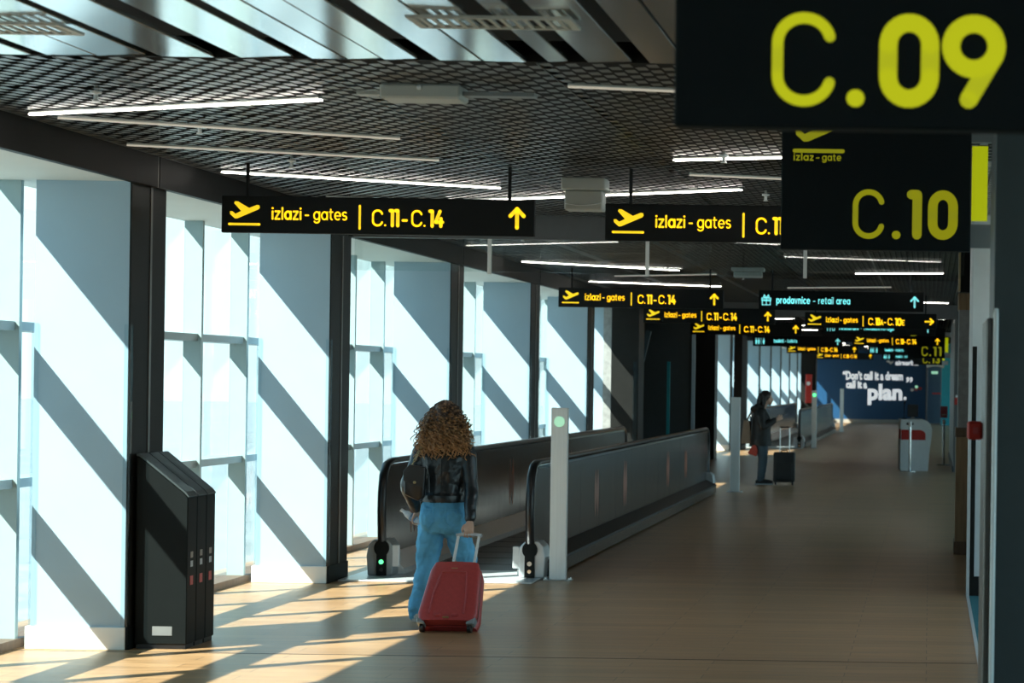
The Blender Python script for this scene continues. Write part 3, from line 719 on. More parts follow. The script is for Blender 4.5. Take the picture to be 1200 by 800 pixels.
def cutlery_icon(mb, x, z, s):
    stroke(mb, [(x + .1 * s, z), (x + .1 * s, z + s)], .06 * s); stroke(mb, [(x, z + s), (x, z + .65 * s), (x + .2 * s, z + .65 * s), (x + .2 * s, z + s)], .045 * s)
    stroke(mb, [(x + .5 * s, z), (x + .5 * s, z + s)], .07 * s); stroke(mb, [(x + .56 * s, z + .5 * s), (x + .58 * s, z + .9 * s)], .08 * s)
    stroke(mb, [(x + .85 * s, z + .05 * s), (x + 1.15 * s, z + .05 * s), (x + 1.2 * s, z + .6 * s), (x + .8 * s, z + .6 * s), (x + .85 * s, z + .05 * s)], .06 * s)
SH = 43 * K
def hang_sign(xl, y, zb, kind, label, codes=None, ang=0.0, group=None, w=366, back=False):
    t = thing('overhead_sign', label, 'sign', (xl, y, zb), group=group)
    W_ = w * K
    MB().box(0, W_, 0, 0.06, 0, SH).build('panel', 'sign_black', t, bevel=0.004)
    for px in (29, w - 30): MB().tube([(px * K, 0.03, SH), (px * K, 0.03, ZC - zb)], 0.0125, 8).build('rod', 'fascia', t, smooth=40)
    ink = 'sign_yellow' if kind == 'gates' else 'sign_teal'
    Y = -0.004; up = lambda pyy: SH - pyy * K       # pixel row below the sign's top
    def part(name, fn):
        m = Letters() if name in ('lettering', 'gate_codes') else MB(); fn(m); m.build('letter' if isinstance(m, Letters) else name, ink, t, loc=(0, Y, 0))
    if kind == 'gates':
        part('plane_icon', lambda m: plane_icon(m, 8 * K, up(35), K))
        def tx(m):
            x = write(m, [('izlazi', .092)], 60 * K, up(26.5), 13 * K, 34 * K, gap=.17)
            write(m, [('-', .075)], 98.5 * K, up(26.5), 13 * K, 4.5 * K)
            write(m, [('gates', .066)], 108.5 * K, up(26.5), 13 * K, 39 * K, gap=.15)
        part('lettering', tx)
        part('divider', lambda m: stroke(m, [(162 * K, up(10)), (162 * K, up(36.5))], 1.35 * K))
        def cd(m):
            x = 176
            a, bb = codes
            write(m, [('C.', .068)], (x + 1.5) * K, up(32.5), 17.5 * K, 16 * K, gap=.10)
            write(m, [(a[0], .115)], (x + 21.5) * K, up(32.5), 17.5 * K, 11 * K, gap=.12)
            if len(a) > 1: write(m, [(a[1:], .11)], (x + 34.5) * K, up(32.5), 13 * K, 8 * K, gap=.1)
            d = 8 if len(a) > 1 else 0
            write(m, [('-', .09)], (x + 36.5 + d) * K, up(32.5), 17.5 * K, 6 * K)
            write(m, [('C.', .068)], (x + 47.5 + d) * K, up(32.5), 17.5 * K, 16 * K, gap=.10)
            write(m, [(bb[0], .115)], (x + 68 + d) * K, up(32.5), 17.5 * K, 17 * K, gap=.14)
            if len(bb) > 1: write(m, [(bb[1:], .11)], (x + 87 + d) * K, up(32.5), 13 * K, 7 * K, gap=.1)
        part('gate_codes', cd)
    elif kind == 'retail':
        part('gift_icon', lambda m: gift_icon(m, 8 * K, up(32), 22 * K))
        part('lettering', lambda m: (write(m, [('prodavnice', .10)], 40 * K, up(28), 14 * K, 74 * K), write(m, [('-', .075)], 121 * K, up(28), 14 * K, 5 * K), write(m, [('retail', .075)], 133 * K, up(28), 14 * K, 33 * K), write(m, [('area', .075)], 173 * K, up(28), 14 * K, 30 * K)))
    elif kind == 'toilets':
        part('people_icon', lambda m: people_icon(m, 14 * K, up(34), 24 * K))
        part('lettering', lambda m: (write(m, [('toaleti', .10)], 86 * K, up(27), 13 * K, 40 * K), write(m, [('-', .075)], 131 * K, up(27), 13 * K, 5 * K), write(m, [('toilets', .075)], 141 * K, up(27), 13 * K, 40 * K)))
    elif kind == 'food':
        part('cutlery_icon', lambda m: cutlery_icon(m, 14 * K, up(32), 22 * K))
        part('lettering', lambda m: (write(m, [('restorani', .10)], 56 * K, up(28), 14 * K, 62 * K), write(m, [('-', .075)], 124 * K, up(28), 14 * K, 5 * K), write(m, [('food & beverage', .075)], 136 * K, up(28), 14 * K, 100 * K)))
    part('arrow', lambda m: arrow_icon(m, (w - 20) * K, up(22), 22 * K, ang))
    if back:
        m = Letters(); write(m, [('C.', .075), ('01', .13)], 0, 0, 17.5 * K); write(m, [('-', .09)], 48 * K, 0, 17.5 * K); write(m, [('C.', .075), ('10', .13)], 60 * K, 0, 17.5 * K)
        for o in m.build('letter', ink, t, loc=(200 * K, 0.064, up(32.5))): o.rotation_euler = (0, 0, math.pi)
    return t
ZB = 2.80
hang_sign(-4.91, 16.5, ZB, 'gates', 'black C.11-C.14 gates sign with up arrow, nearest facade, before the smoke curtain', (['11'], ['14']), back=True)
hang_sign(-2.26, 16.5, ZB - 0.018, 'gates', 'black gates sign partly hidden behind the C.10 gate sign', (['11'], ['14']))
hang_sign(-4.885, 31.3, 2.765, 'gates', 'black C.11-C.14 gates sign level with the teal-lettered retail area sign', (['11'], ['14']))
hang_sign(-2.26, 31.3, 2.765, 'retail', 'black sign with teal gift icon reading prodavnice - retail area')
hang_sign(-4.72, 39.2, 2.765, 'gates', 'black C.11-C.14 gates sign level with the C.10A-C.10E sign', (['11'], ['14']))
hang_sign(-2.07, 39.2, 2.72, 'gates', 'black C.10A-C.10E gates sign with a right arrow', (['10', 'A'], ['10', 'E']), -math.pi / 2)
hang_sign(-4.66, 46.3, 2.72, 'gates', 'black C.11-C.14 gates sign level with the food and beverage sign', (['11'], ['14']))
hang_sign(-2.10, 46.3, 2.765, 'food', 'black sign with teal cutlery icon for food and beverage')
hang_sign(-4.28, 57.5, 2.68, 'toilets', 'black teal-lettered toilets sign beside the C.13-C.14 gates sign', w=366)
hang_sign(-1.88, 57.5, 2.72, 'gates', 'black C.13-C.14 gates sign beside the C.11 gate sign', (['13'], ['14']))
hang_sign(-4.34, 72, 2.70, 'gates', 'black blurred C.13-C.14 gates sign beyond the first toilets sign', (['13'], ['14']))
hang_sign(-1.88, 72, 2.70, 'toilets', 'black teal-lettered toilets sign beyond the C.13-C.14 gates sign')
hang_sign(-4.28, 89, 2.70, 'gates', 'black C.13-C.14 gates sign farthest along, before the blue wall', (['13'], ['14']))
hang_sign(-1.80, 89, 2.70, 'toilets', 'black teal-lettered toilets sign farthest along, before the blue wall')

# blade signs at the gates, projecting from the right wall
def blade(y, xl, zb, digits, ink, label, lime=True, w=0.97, h=0.80):
    t = thing('gate_sign', label, 'gate sign', (xl, y, zb))
    MB().box(0, w, 0, 0.10, 0, h).build('panel', 'blade_black', t, bevel=0.005)
    k = w / 222.0
    def part(name, fn):
        m = Letters() if name in ('lettering', 'gate_code') else MB(); fn(m); m.build('letter' if isinstance(m, Letters) else name, ink, t, loc=(0, -0.004, 0))
    part('plane_icon', lambda m: plane_icon(m, 13 * k, 112 * k, 1.60 * k))
    part('lettering', lambda m: (write(m, [('izlaz', .10)], 15 * k, 104 * k, 7.5 * k, 23 * k), write(m, [('-', .08)], 41 * k, 104 * k, 7.5 * k, 4 * k), write(m, [('gate', .08)], 48 * k, 104 * k, 7.5 * k, 22 * k)))
    def cd(m):
        B = 5.3 * k; z0, z1 = 13 * k, 71 * k
        if digits == '09': P = [('C', 60, 99, 3.5), ('.', 106, 117, 5.5), ('0', 126, 163, 5.6), ('9', 164.5, 204, 5.6)]
        elif digits == '10': P = [('C', 84, 121, 3.3), ('.', 130, 140, 5), ('1', 147, 165, 5.6), ('0', 172, 207, 5.6)]
        elif digits == '11': P = [('C', 84, 121, 3.3), ('.', 130, 140, 5), ('1', 152, 172, 5.6), ('1', 182, 202, 5.6)]
        else: P = [('C', 74, 111, 3.3), ('.', 120, 130, 5), ('1', 142, 162, 5.6), ('3', 172, 205, 5.6)]
        for ch, xa, xb, w_ in P: put(m, ch, xa * k, xb * k, z0, z1, w_ * k)
    part('gate_code', cd)
    if lime:
        MB().box(w + 0.004, w + 0.085, 0.02, 0.08, 0.16, h - 0.26).build('lime_edge', 'lime_panel', t)
    MB().box(w, w + 0.20, 0.03, 0.07, 0.02, 0.14).build('bracket', 'steel', t)
    MB().box(w, w + 0.20, 0.03, 0.07, h - 0.24, h - 0.12).build('bracket', 'steel', t)
    MB().tube([(0.25, 0.05, h), (0.25, 0.05, ZC + 0.2 - zb)], 0.012, 8).build('rod', 'fascia', t)
    return t
blade(6.43, -0.70, 2.505, '09', 'gate_yellow_glow', 'black C.09 gate sign, the most out of focus', lime=False)
blade(12.2, -0.775, 2.50, '10', 'gate_yellow_faint_glow', 'black C.10 gate sign with a lime edge panel')
blade(62.0, -0.60, 2.49, '11', 'gate_yellow_faint_glow', 'small black C.11 gate sign above the far gate desk')
blade(80.0, -0.58, 2.46, '13', 'gate_yellow_faint_glow', 'black C.13 gate sign behind the C.11 gate sign')

# ================================================================== moving walkways
def walkway(y0, label, length=17.4, detail=True):
    t = thing('moving_walkway', label, 'moving walkway', (0, y0, 0))
    XL, XRr = -4.94, -3.60
    MB().box(XL - 0.28, XRr + 0.10, -0.35, 0.9, 0.001, 0.018).build('comb_plate', 'aluminium', t, bevel=0.004)
    MB().box(XL - 0.28, XRr + 0.10, length - 0.9, length + 0.35, 0.001, 0.018).build('comb_plate', 'aluminium', t, bevel=0.004)
    p = MB()
    p.box(XL + 0.14, XRr - 0.14, 0.9, length - 0.9, 0.002, 0.012)
    pal = p.build('pallet_band', 'pallet', t)
    n = int((length - 1.8) / 0.8)
    line = MB().box(XL + 0.15, XRr - 0.15, 0, 0.012, 0.012, 0.0145).mesh('pallet_joint')
    for i in range(n): link('pallet_joint', line, 'fascia', pal, (0, 0.9 + i * 0.8, 0))
    HZ = 1.05
    for sx, X in ((-1, XL), (1, XRr)):
        inn = -sx
        # balustrade panels
        npan = 12; a = 0.30; bl = (length - 0.6) / npan
        for i in range(npan):
            y_a = a + i * bl + 0.004; y_b = a + (i + 1) * bl - 0.004
            poly = [(y_a, 0.20), (y_b, 0.20), (y_b, HZ - 0.03), (y_a, HZ - 0.03)]
            if i == 0: poly = [(y_a - 0.14, 0.20), (y_b, 0.20), (y_b, HZ - 0.03), (y_a + 0.0, HZ - 0.05), (y_a - 0.13, HZ - 0.12), (y_a - 0.19, HZ - 0.30), (y_a - 0.20, 0.62)]
            if i == npan - 1: poly = [(2 * y_b - 0 - u + (y_a - y_b), z) for u, z in []] or [(y_b + 0.14, 0.20), (y_a, 0.20), (y_a, HZ - 0.03), (y_b, HZ - 0.05), (y_b + 0.13, HZ - 0.12), (y_b + 0.19, HZ - 0.30), (y_b + 0.20, 0.62)]
            MB().prism(poly, 'x', X - 0.018, X + 0.018).build('balustrade_panel', 'black_steel', t)
        # handrail loop
        pts = [(X, 0.22, 0.22), (X, 0.12, 0.34), (X, 0.09, 0.60), (X, 0.10, HZ - 0.28), (X, 0.15, HZ - 0.12), (X, 0.26, HZ - 0.03), (X, 0.45, HZ), (X, length - 0.45, HZ), (X, length - 0.26, HZ - 0.03),
               (X, length - 0.15, HZ - 0.12), (X, length - 0.10, HZ - 0.28), (X, length - 0.09, 0.60), (X, length - 0.12, 0.34), (X, length - 0.22, 0.22)]
        MB().tube(pts, [(0.040, 0.028)] * len(pts), 12, ref=(1, 0, 0)).build('handrail', 'rubber', t, smooth=60)
        MB().box(X - 0.026, X + 0.026, 0.40, length - 0.40, HZ - 0.055, HZ - 0.03).build('rail_guide', 'chrome', t)
        # decking: inner sloped skirt, outer ledge and mirror skirting
        s0, s1 = X + inn * 0.02, X + inn * 0.15
        MB().prism([(s0, 0.21), (s0, 0.012), (s1, 0.012), (s1, 0.07)] if inn > 0 else [(s0, 0.21), (s1, 0.07), (s1, 0.012), (s0, 0.012)], 'y', 0.35, length - 0.35).build('inner_skirt', 'aluminium', t)
        o0, o1 = X + sx * 0.02, X + sx * 0.17
        MB().prism([(o0, 0.235), (o0, 0.16), (o1, 0.13), (o1, 0.155)], 'y', 0.30, length - 0.30).build('outer_ledge', 'dark_clad', t)
        MB().prism([(o0, 0.135), (o0, 0.02), (o1, 0.02), (o1, 0.13)], 'y', 0.32, length - 0.32).build('outer_skirt', 'skirt_metal', t)
        # newel boxes
        for ye, sg in ((0.0, 1), (length, -1)):
            nb = MB()
            prof = [(-0.09, 0.018), (0.09, 0.018), (0.10, 0.20), (0.085, 0.30), (0.05, 0.345), (-0.05, 0.345), (-0.085, 0.30), (-0.10, 0.20)]
            nb.prism([(X + u * 1.25 + sx * 0.015, z) for u, z in prof], 'y', ye + sg * 0.12, ye + sg * 0.42)
            box = nb.build('newel_box', 'silver_plastic' if sx > 0 else 'grey_plastic', t, bevel=0.012, seg=2)  # right box in paler plastic, sunlight put into its colour
            k = MB(); ring = [(X + 0.068 * math.cos(a_), 0.27 + 0.075 * math.sin(a_)) for a_ in [math.radians(d) for d in range(-50, 231, 20)]]
            k.prism([(X - 0.045, 0.02), (X + 0.045, 0.02)] + ring, 'y', ye + sg * 0.10, ye + sg * 0.125)
            k.build('inlet_plate', 'black_plastic', box)
            k = MB(); k.tube([(X, ye + sg * 0.104, 0.145), (X, ye + sg * 0.094, 0.145)], 0.021, 14); k.build('signal_light', 'green_led' if sx < 0 else 'steel', box, smooth=40)
            k = MB(); k.tube([(X, ye + sg * 0.104, 0.075), (X, ye + sg * 0.092, 0.075)], 0.017, 14); k.build('stop_button', 'chrome' if sx > 0 else 'rubber', box, smooth=40)
            MB().box(X - 0.02 * 1 + inn * 0.125 - 0.012, X + inn * 0.125 + 0.012 + 0.02, ye + sg * 0.14 - 0.02, ye + sg * 0.14 + 0.02, 0.10, 0.30).build('side_cover', 'silver_plastic', box, bevel=0.006)
        # lens shaped decals on the panels
        if detail:
            for side in (-1, 1):
                for yc, hh in ((1.25, .27), (4.2, .26), (6.6, .28), (11.2, .26), (13.6, .22)):
                    d = MB(); nn = 14
                    for dy in (0.0, 0.16):
                        pl = [(yc + dy + 0.085 * math.sin(math.pi * i / nn), 0.60 - hh + 2 * hh * i / nn) for i in range(nn + 1)] + [(yc + dy - 0.085 * math.sin(math.pi * i / nn), 0.60 - hh + 2 * hh * i / nn) for i in range(nn - 1, 0, -1)]
                        d.add([(X + side * (0.0195 + dy * 0.01), u, z) for u, z in pl], [tuple(range(len(pl)))])
                    d.build('decal', 'orange_decal', t)
    return t
walkway(21.5, 'moving walkway with dark balustrades beside the walking woman')
walkway(66.0, 'moving walkway with dark balustrades far along, before the blue wall', 22.0, False)

# signal bollards
def bollard(x, y, lab, light='green_pale', h=1.56, w=0.15):
    t = thing('signal_bollard', lab, 'bollard', (x, y, 0))
    MB().box(-w / 2, w / 2, -0.035, 0.035, 0.01, h).build('post', 'bollard_steel', t, bevel=0.004)
    MB().box(-w * 0.85, w * 0.85, -0.07, 0.07, 0.0, 0.012).build('foot_plate', 'steel', t, bevel=0.002)
    for sx in (-1, 1):
        for sy in (-1, 1): MB().lathe([(0.010, 0.010), (0.010, 0.028), (0.005, 0.032)], (sx * w * 0.72, sy * 0.052, 0), 8).build('bolt', 'chrome', t)
    MB().box(-w / 2 + 0.004, w / 2 - 0.004, -0.037, -0.035, h - 0.22, h - 0.012).build('head_plate', 'bollard_steel', t)
    MB().tube([(0, -0.037, h - 0.125), (0, -0.043, h - 0.125)], 0.048, 20).build('lamp', light, t, smooth=40)
    return t
bollard(-3.34, 21.6, 'grey signal bollard with pale green lamp at the first walkway entrance')
bollard(-3.19, 39.3, 'plain grey bollard at the far end of the first walkway, near the standing person', 'bollard_steel')
bollard(-3.20, 66.2, 'slim dark bollard with green lamp at the far walkway entrance', 'green_led', 1.6, 0.13)
bollard(-3.28, 89.0, 'slim grey bollard at the end of the far walkway before the blue wall', 'bollard_steel', 1.6, 0.13)

# ================================================================== bins beside the first column
def bin_unit(i):
    y = 15.78 + i * 0.205
    lab = ['black slant-topped recycling bin with a metal plate on its side', 'black slant-topped recycling bin between two others', 'black slant-topped recycling bin next to the floor light'][i]
    t = thing('recycling_bin', lab, 'bin', (-5.235, y, 0), group='recycling bins')
    b = MB(); b.prism([(0, 0.03), (0.345, 0.03), (0.345, 1.00), (0.32, 1.03), (0.02, 1.27), (0, 1.27)], 'y', 0.003, 0.197); b.build('body', 'black_plastic', t, bevel=0.006)
    MB().box(0.01, 0.335, 0.012, 0.188, 0.0, 0.03).build('foot', 'rubber', t)
    b = MB(); b.prism([(0.349, 1.004), (0.349, 1.012), (0.326, 1.040), (0.018, 1.288), (0.0, 1.288), (0.0, 1.272), (0.02, 1.272), (0.32, 1.032), (0.346, 1.004)], 'y', 0.006, 0.194); b.build('lid', 'charcoal', t)
    sl = MB(); sl.add([(0.10, 0.06, 1.2235), (0.10, 0.14, 1.2235), (0.25, 0.14, 1.103), (0.25, 0.06, 1.103)], [(0, 1, 2, 3)]); sl.build('slot', 'rubber', t)
    MB().box(0.345, 0.347, 0.07, 0.12, 0.60, 0.64).build('sticker', 'grey_base', t); MB().box(0.345, 0.347, 0.07, 0.12, 0.54, 0.58).build('sticker', 'steel', t)
    MB().box(0.345, 0.347, 0.065, 0.125, 0.42, 0.48).build('sticker', ['red_case', 'red_case', 'red_case'][i], t)
    if i == 0: MB().box(0.12, 0.25, 0.0, 0.003, 0.09, 0.15).build('name_plate', 'steel', t)
for i in range(3): bin_unit(i)

# ================================================================== far right: gate desk, stanchions, small red things
def gate_desk():
    t = thing('gate_desk', 'white curved gate desk with red stripes and a monitor on top', 'desk', (-0.60, 50.0, 0))
    out = [(0, 0), (0.58, 0), (0.60, 0.35), (0.645, 0.70), (0.655, 0.85)] + [(0.44 + 0.215 * math.cos(a), 0.86 + 0.215 * math.sin(a)) for a in [math.radians(d) for d in range(5, 91, 12)]] + [(0, 1.075)]
    for yy, dx in ((0.0, 0.0), (0.9, -0.06)):
        p = MB().prism([(u + dx, z) for u, z in out], 'y', yy, yy + 0.05).build('end_panel', 'desk_white', t)
        st = [(0.01, 0.65), (0.52, 0.65), (0.52, 0.76)] + [(0.38 + 0.14 * math.cos(a), 0.76 + 0.10 * math.sin(a)) for a in [math.radians(d) for d in range(15, 91, 15)]] + [(0.01, 0.86)]
        MB().prism([(u + dx, z) for u, z in st], 'y', yy - 0.004, yy).build('red_stripe', 'red_paint', p)
        for xh in (0.14, 0.24): MB().tube([(xh + dx, yy - 0.003, 0.985), (xh + dx, yy, 0.985)], 0.028, 12).build('cable_hole', 'rubber', p)
    MB().box(0.06, 0.52, 0.05, 0.9, 0.05, 1.0).build('cabinet', 'wall_grey', t)
    MB().box(-0.02, 0.46, 0.05, 0.9, 1.0, 1.076).build('counter', 'desk_white', t, bevel=0.006)
    mo = thing('monitor', 'dark monitor standing on the white gate desk', 'monitor', (-0.46, 50.35, 1.078))
    MB().box(-0.01, 0.22, -0.02, 0.02, 0.05, 0.31).build('screen', 'screen_dark', mo, bevel=0.006)
    MB().box(0.07, 0.14, 0.02, 0.06, 0.0, 0.2).build('stand', 'grey_plastic', mo); MB().box(0.0, 0.26, -0.06, 0.14, 0.0, 0.015).build('foot', 'grey_plastic', mo)
    mi = thing('microphone', 'thin gooseneck microphone on the white gate desk', 'microphone', (-0.54, 50.3, 1.078))
    MB().tube([(0, 0, 0.0), (0, 0, 0.24), (0.01, 0, 0.32)], 0.008, 8).build('neck', 'black_plastic', mi); MB().tube([(0.01, 0, 0.32), (0.015, 0, 0.40)], 0.018, 8).build('head', 'black_plastic', mi); MB().box(-0.05, 0.05, -0.05, 0.05, 0, 0.02).build('base', 'black_plastic', mi)
gate_desk()
def stanchion(x, y, lab, sign=False):
    t = thing('stanchion', lab, 'barrier post', (x, y, 0))
    MB().lathe([(0.17, 0.0), (0.17, 0.012), (0.12, 0.028), (0.04, 0.035)], n=24).build('base', 'chrome', t, smooth=40)
    MB().tube([(0, 0, 0.03), (0, 0, 0.98)], 0.028, 14).build('post', 'chrome', t, smooth=40)
    MB().tube([(0, 0, 0.93), (0, 0, 1.03)], 0.036, 14).build('belt_head', 'bollard_steel', t, smooth=40)
    if sign:
        s = MB().box(-0.08, 0.08, -0.01, 0.01, 1.07, 1.33).build('sign', 'pink_sign', t); MB().box(-0.05, 0.05, -0.012, -0.01, 1.13, 1.15).build('print_line', 'white_print', s)
stanchion(-0.40, 49.6, 'chrome barrier post in front of the white gate desk')
stanchion(0.32, 53.6, 'chrome barrier post carrying a red notice', True)
t = thing('fire_call_point', 'red call point with white top on the end of the grey wall', 'call point', (XR + 0.03, 49.49, 1.40))
MB().box(-0.02, 0.10, 0, 0.10, 0, 0.15).build('body', 'red_paint', t, bevel=0.008); MB().box(0.0, 0.08, 0.0, 0.1, 0.15, 0.2).build('cap', 'white_print', t)
t = thing('fire_cabinet', 'tall red extinguisher cabinet on the far dark pier', 'cabinet', (-4.88, 95.955, 1.0))
MB().box(-0.12, 0.14, -0.15, 0.04, 0, 1.15).build('body', 'red_paint', t, bevel=0.02); MB().tube([(0.0, -0.155, 0.78), (0.0, -0.15, 0.78)], 0.08, 14).build('emblem', 'white_print', t)
t = thing('hanging_light', 'white curved lamp fitting before the dark far recess', 'lamp', (0.1, 95, 2.55))
pp = [(-0.25 + 0.05 * i, 0, 0.06 * math.sin(math.pi * i / 14)) for i in range(15)]
MB().tube(pp, [(0.10, 0.09)] * 15, 10, ref=(0, 1, 0)).build('shell', 'fixture_white', t, smooth=60)
MB().tube([(0.1, 0, 0.05), (0.1, 0, ZC - 2.55)], 0.01, 6).build('rod', 'fixture_white', t)
# ================================================================== people
def fingers(mb, wrist, palm_dir, side, normal, curl, length=0.085, r=0.0085, spread=0.2):
    """four unequal bent fingers and a thumb on a palm; palm_dir: wrist to knuckles, side: towards the thumb, normal: out of the back of the hand"""
    w = Vector(wrist); d = Vector(palm_dir).normalized(); s = Vector(side).normalized(); n = Vector(normal).normalized()
    mb.limb([w - d * 0.01, w + d * 0.035, w + d * 0.075], [(0.024, 0.019), (0.036, 0.016), (0.038, 0.014)], ref=s, n=12)
    for i, (off, ln) in enumerate(((0.029, 0.92), (0.010, 1.0), (-0.010, 0.95), (-0.028, 0.75))):
        k = w + d * 0.075 + s * off; L = length * ln
        a = 0.0; p = k; pts = [k - d * 0.02]
        pts.append(k)
        for j, fr in enumerate((0.45, 0.32, 0.26)):
            a += curl[j]
            p = p + (d * math.cos(a) - n * math.sin(a)) * (L * fr) + s * (off * spread * fr)
            pts.append(p)
        mb.limb(pts, [r, r * 1.02, r * 0.96, r * 0.88, r * 0.74], n=8, sub=2, ref=s)
    t0 = w + d * 0.022 + s * 0.030
    mb.limb([t0 - s * 0.014, t0 + s * 0.010 + d * 0.012, t0 + s * 0.022 + d * 0.035 - n * 0.012, t0 + s * 0.018 + d * 0.055 - n * 0.026], [0.013, 0.0125, 0.0105, 0.009], n=8, sub=2, ref=n)

def oval(mb, rows, n=20):
    """torso from horizontal oval sections: (z, rx, ry, cx, cy)"""
    mb.rings([[(cx + rx * math.cos(2 * math.pi * k / n), cy + ry * math.sin(2 * math.pi * k / n), z) for k in range(n)] for z, rx, ry, cx, cy in rows])

WX, WY = -3.63, 17.9
wo = thing('person', 'woman walking away in black jacket and blue jeans, pulling a red suitcase', 'person', (WX, WY, 0))
SHR, ELR, WRR = (0.168, 0.0, 1.265), (0.218, -0.075, 1.00), (0.236, -0.205, 0.765)
SHL, ELL, WRL = (-0.168, 0.0, 1.265), (-0.265, -0.055, 1.01), (-0.225, 0.095, 0.825)
bd = MB()
bd.ball((0, 0.015, 1.535), (0.076, 0.095, 0.112)); bd.ball((0, 0.06, 1.49), (0.055, 0.055, 0.07))          # skull and jaw
bd.limb([(0, 0.112, 1.535), (0, 0.128, 1.505), (0, 0.118, 1.495)], [0.009, 0.013, 0.010], n=8)               # nose
bd.ball((0, 0.108, 1.462), (0.024, 0.010, 0.009)); 
for sx in (-1, 1): bd.ball((sx * 0.078, 0.01, 1.525), (0.010, 0.020, 0.032)); bd.ball((sx * 0.032, 0.093, 1.538), (0.014, 0.012, 0.010))
bd.limb([(0, -0.005, 1.30), (0, 0.005, 1.40), (0, 0.012, 1.47)], [0.055, 0.048, 0.050])
oval(bd, [(0.72, 0.14, 0.10, 0, 0), (0.82, 0.150, 0.11, 0, -0.01), (0.95, 0.115, 0.085, 0, 0), (1.10, 0.135, 0.095, 0, 0), (1.22, 0.155, 0.09, 0, 0), (1.30, 0.12, 0.07, 0, 0), (1.34, 0.06, 0.05, 0, 0)])
bd.limb([SHR, ELR, WRR], [0.045, 0.038, 0.025]); bd.limb([SHL, ELL, WRL], [0.045, 0.038, 0.025])
bd.limb([(0.085, 0, 0.74), (0.115, 0.08, 0.44), (0.135, 0.07, 0.08)], [0.075, 0.052, 0.034]); bd.limb([(-0.085, 0, 0.74), (-0.105, 0.0, 0.44), (-0.15, -0.06, 0.08)], [0.075, 0.052, 0.034])
bd.limb([(0.135, 0.06, 0.05), (0.145, 0.17, 0.035)], [0.034, 0.03]); bd.limb([(-0.15, -0.07, 0.05), (-0.16, 0.04, 0.035)], [0.034, 0.03])
# right hand closed on the suitcase grip, left hand closed on the bottle
fingers(bd, (0.237, -0.208, 0.752), (0.0, -0.50, -0.86), (-1, 0.0, 0.0), (0, -0.86, 0.50), (0.55, 1.25, 1.0))
fingers(bd, (-0.222, 0.098, 0.815), (-0.25, 0.25, -0.6), (0.2, 0.9, 0.2), (-0.9, 0.1, 0.2), (0.5, 0.9, 0.8))
body = remesh('body', bd, 0.0055, 'skin', wo, smooth_it=2)

jk = MB()
oval(jk, [(0.888, 0.158, 0.125, 0, -0.012), (0.93, 0.160, 0.127, 0, -0.012), (0.96, 0.148, 0.115, 0, -0.008), (1.02, 0.152, 0.113, 0, 0), (1.12, 0.172, 0.118, 0, 0), (1.20, 0.186, 0.116, 0, -0.002), (1.27, 0.182, 0.100, 0, -0.002), (1.315, 0.135, 0.080, 0, 0), (1.345, 0.08, 0.068, 0, 0)])
jk.tube([(0.075 * math.cos(a), 0.065 * math.sin(a), 1.36) for a in [2 * math.pi * i / 16 for i in range(16)]], 0.016, 8, closed=True)
def blend(a, b, t): return tuple(a[i] * (1 - t) + b[i] * t for i in range(3))
jk.limb([(0.12, 0, 1.265), SHR, blend(SHR, ELR, .55), ELR, blend(ELR, WRR, .5), blend(ELR, WRR, .93)], [0.062, 0.066, 0.056, 0.052, 0.048, 0.043])
jk.limb([(-0.12, 0, 1.265), SHL, blend(SHL, ELL, .55), ELL, blend(ELL, WRL, .5), blend(ELL, WRL, .93)], [0.062, 0.066, 0.056, 0.054, 0.050, 0.045])
jacket = remesh('jacket', jk, 0.008, 'leather', wo, smooth_it=3, disp=[(0.08, 0.014), (0.03, 0.003)])
MB().tube([(0.160 * math.cos(a), -0.012 + 0.128 * math.sin(a), 0.915) for a in [2 * math.pi * i / 28 for i in range(28)]], [(0.006, 0.028)] * 28, 6, closed=True).build('waistband', 'leather', jacket, smooth=60)
MB().tube([(-0.155, -0.105, 1.235), (-0.08, -0.122, 1.228), (0, -0.126, 1.226), (0.08, -0.122, 1.228), (0.155, -0.105, 1.235)], 0.0035, 6).build('yoke_seam', 'leather', jacket)
MB().tube([(0, -0.128, 0.945), (0, -0.122, 1.05), (0, -0.126, 1.22)], 0.003, 6).build('back_seam', 'leather', jacket)

jn = MB()
oval(jn, [(0.655, 0.150, 0.115, 0, 0.0), (0.70, 0.172, 0.135, 0, -0.012), (0.78, 0.175, 0.142, 0, -0.018), (0.85, 0.160, 0.125, 0, -0.01), (0.905, 0.145, 0.11, 0, -0.005)])
for sx in (-1, 1): jn.ball((sx * 0.082, -0.075, 0.765), (0.088, 0.085, 0.10))
jn.limb([(-0.088, 0, 0.70), (-0.104, 0.0, 0.56), (-0.120, 0.0, 0.42), (-0.145, -0.03, 0.22), (-0.158, -0.06, 0.075)], [0.102, 0.094, 0.084, 0.080, 0.088])
jn.limb([(0.088, 0.01, 0.70), (0.128, 0.06, 0.56), (0.150, 0.10, 0.42), (0.155, 0.09, 0.22), (0.150, 0.075, 0.075)], [0.102, 0.094, 0.086, 0.082, 0.088])
jeans = remesh('jeans', jn, 0.009, 'denim', wo, smooth_it=2, disp=[(0.09, 0.034), (0.035, 0.012)])
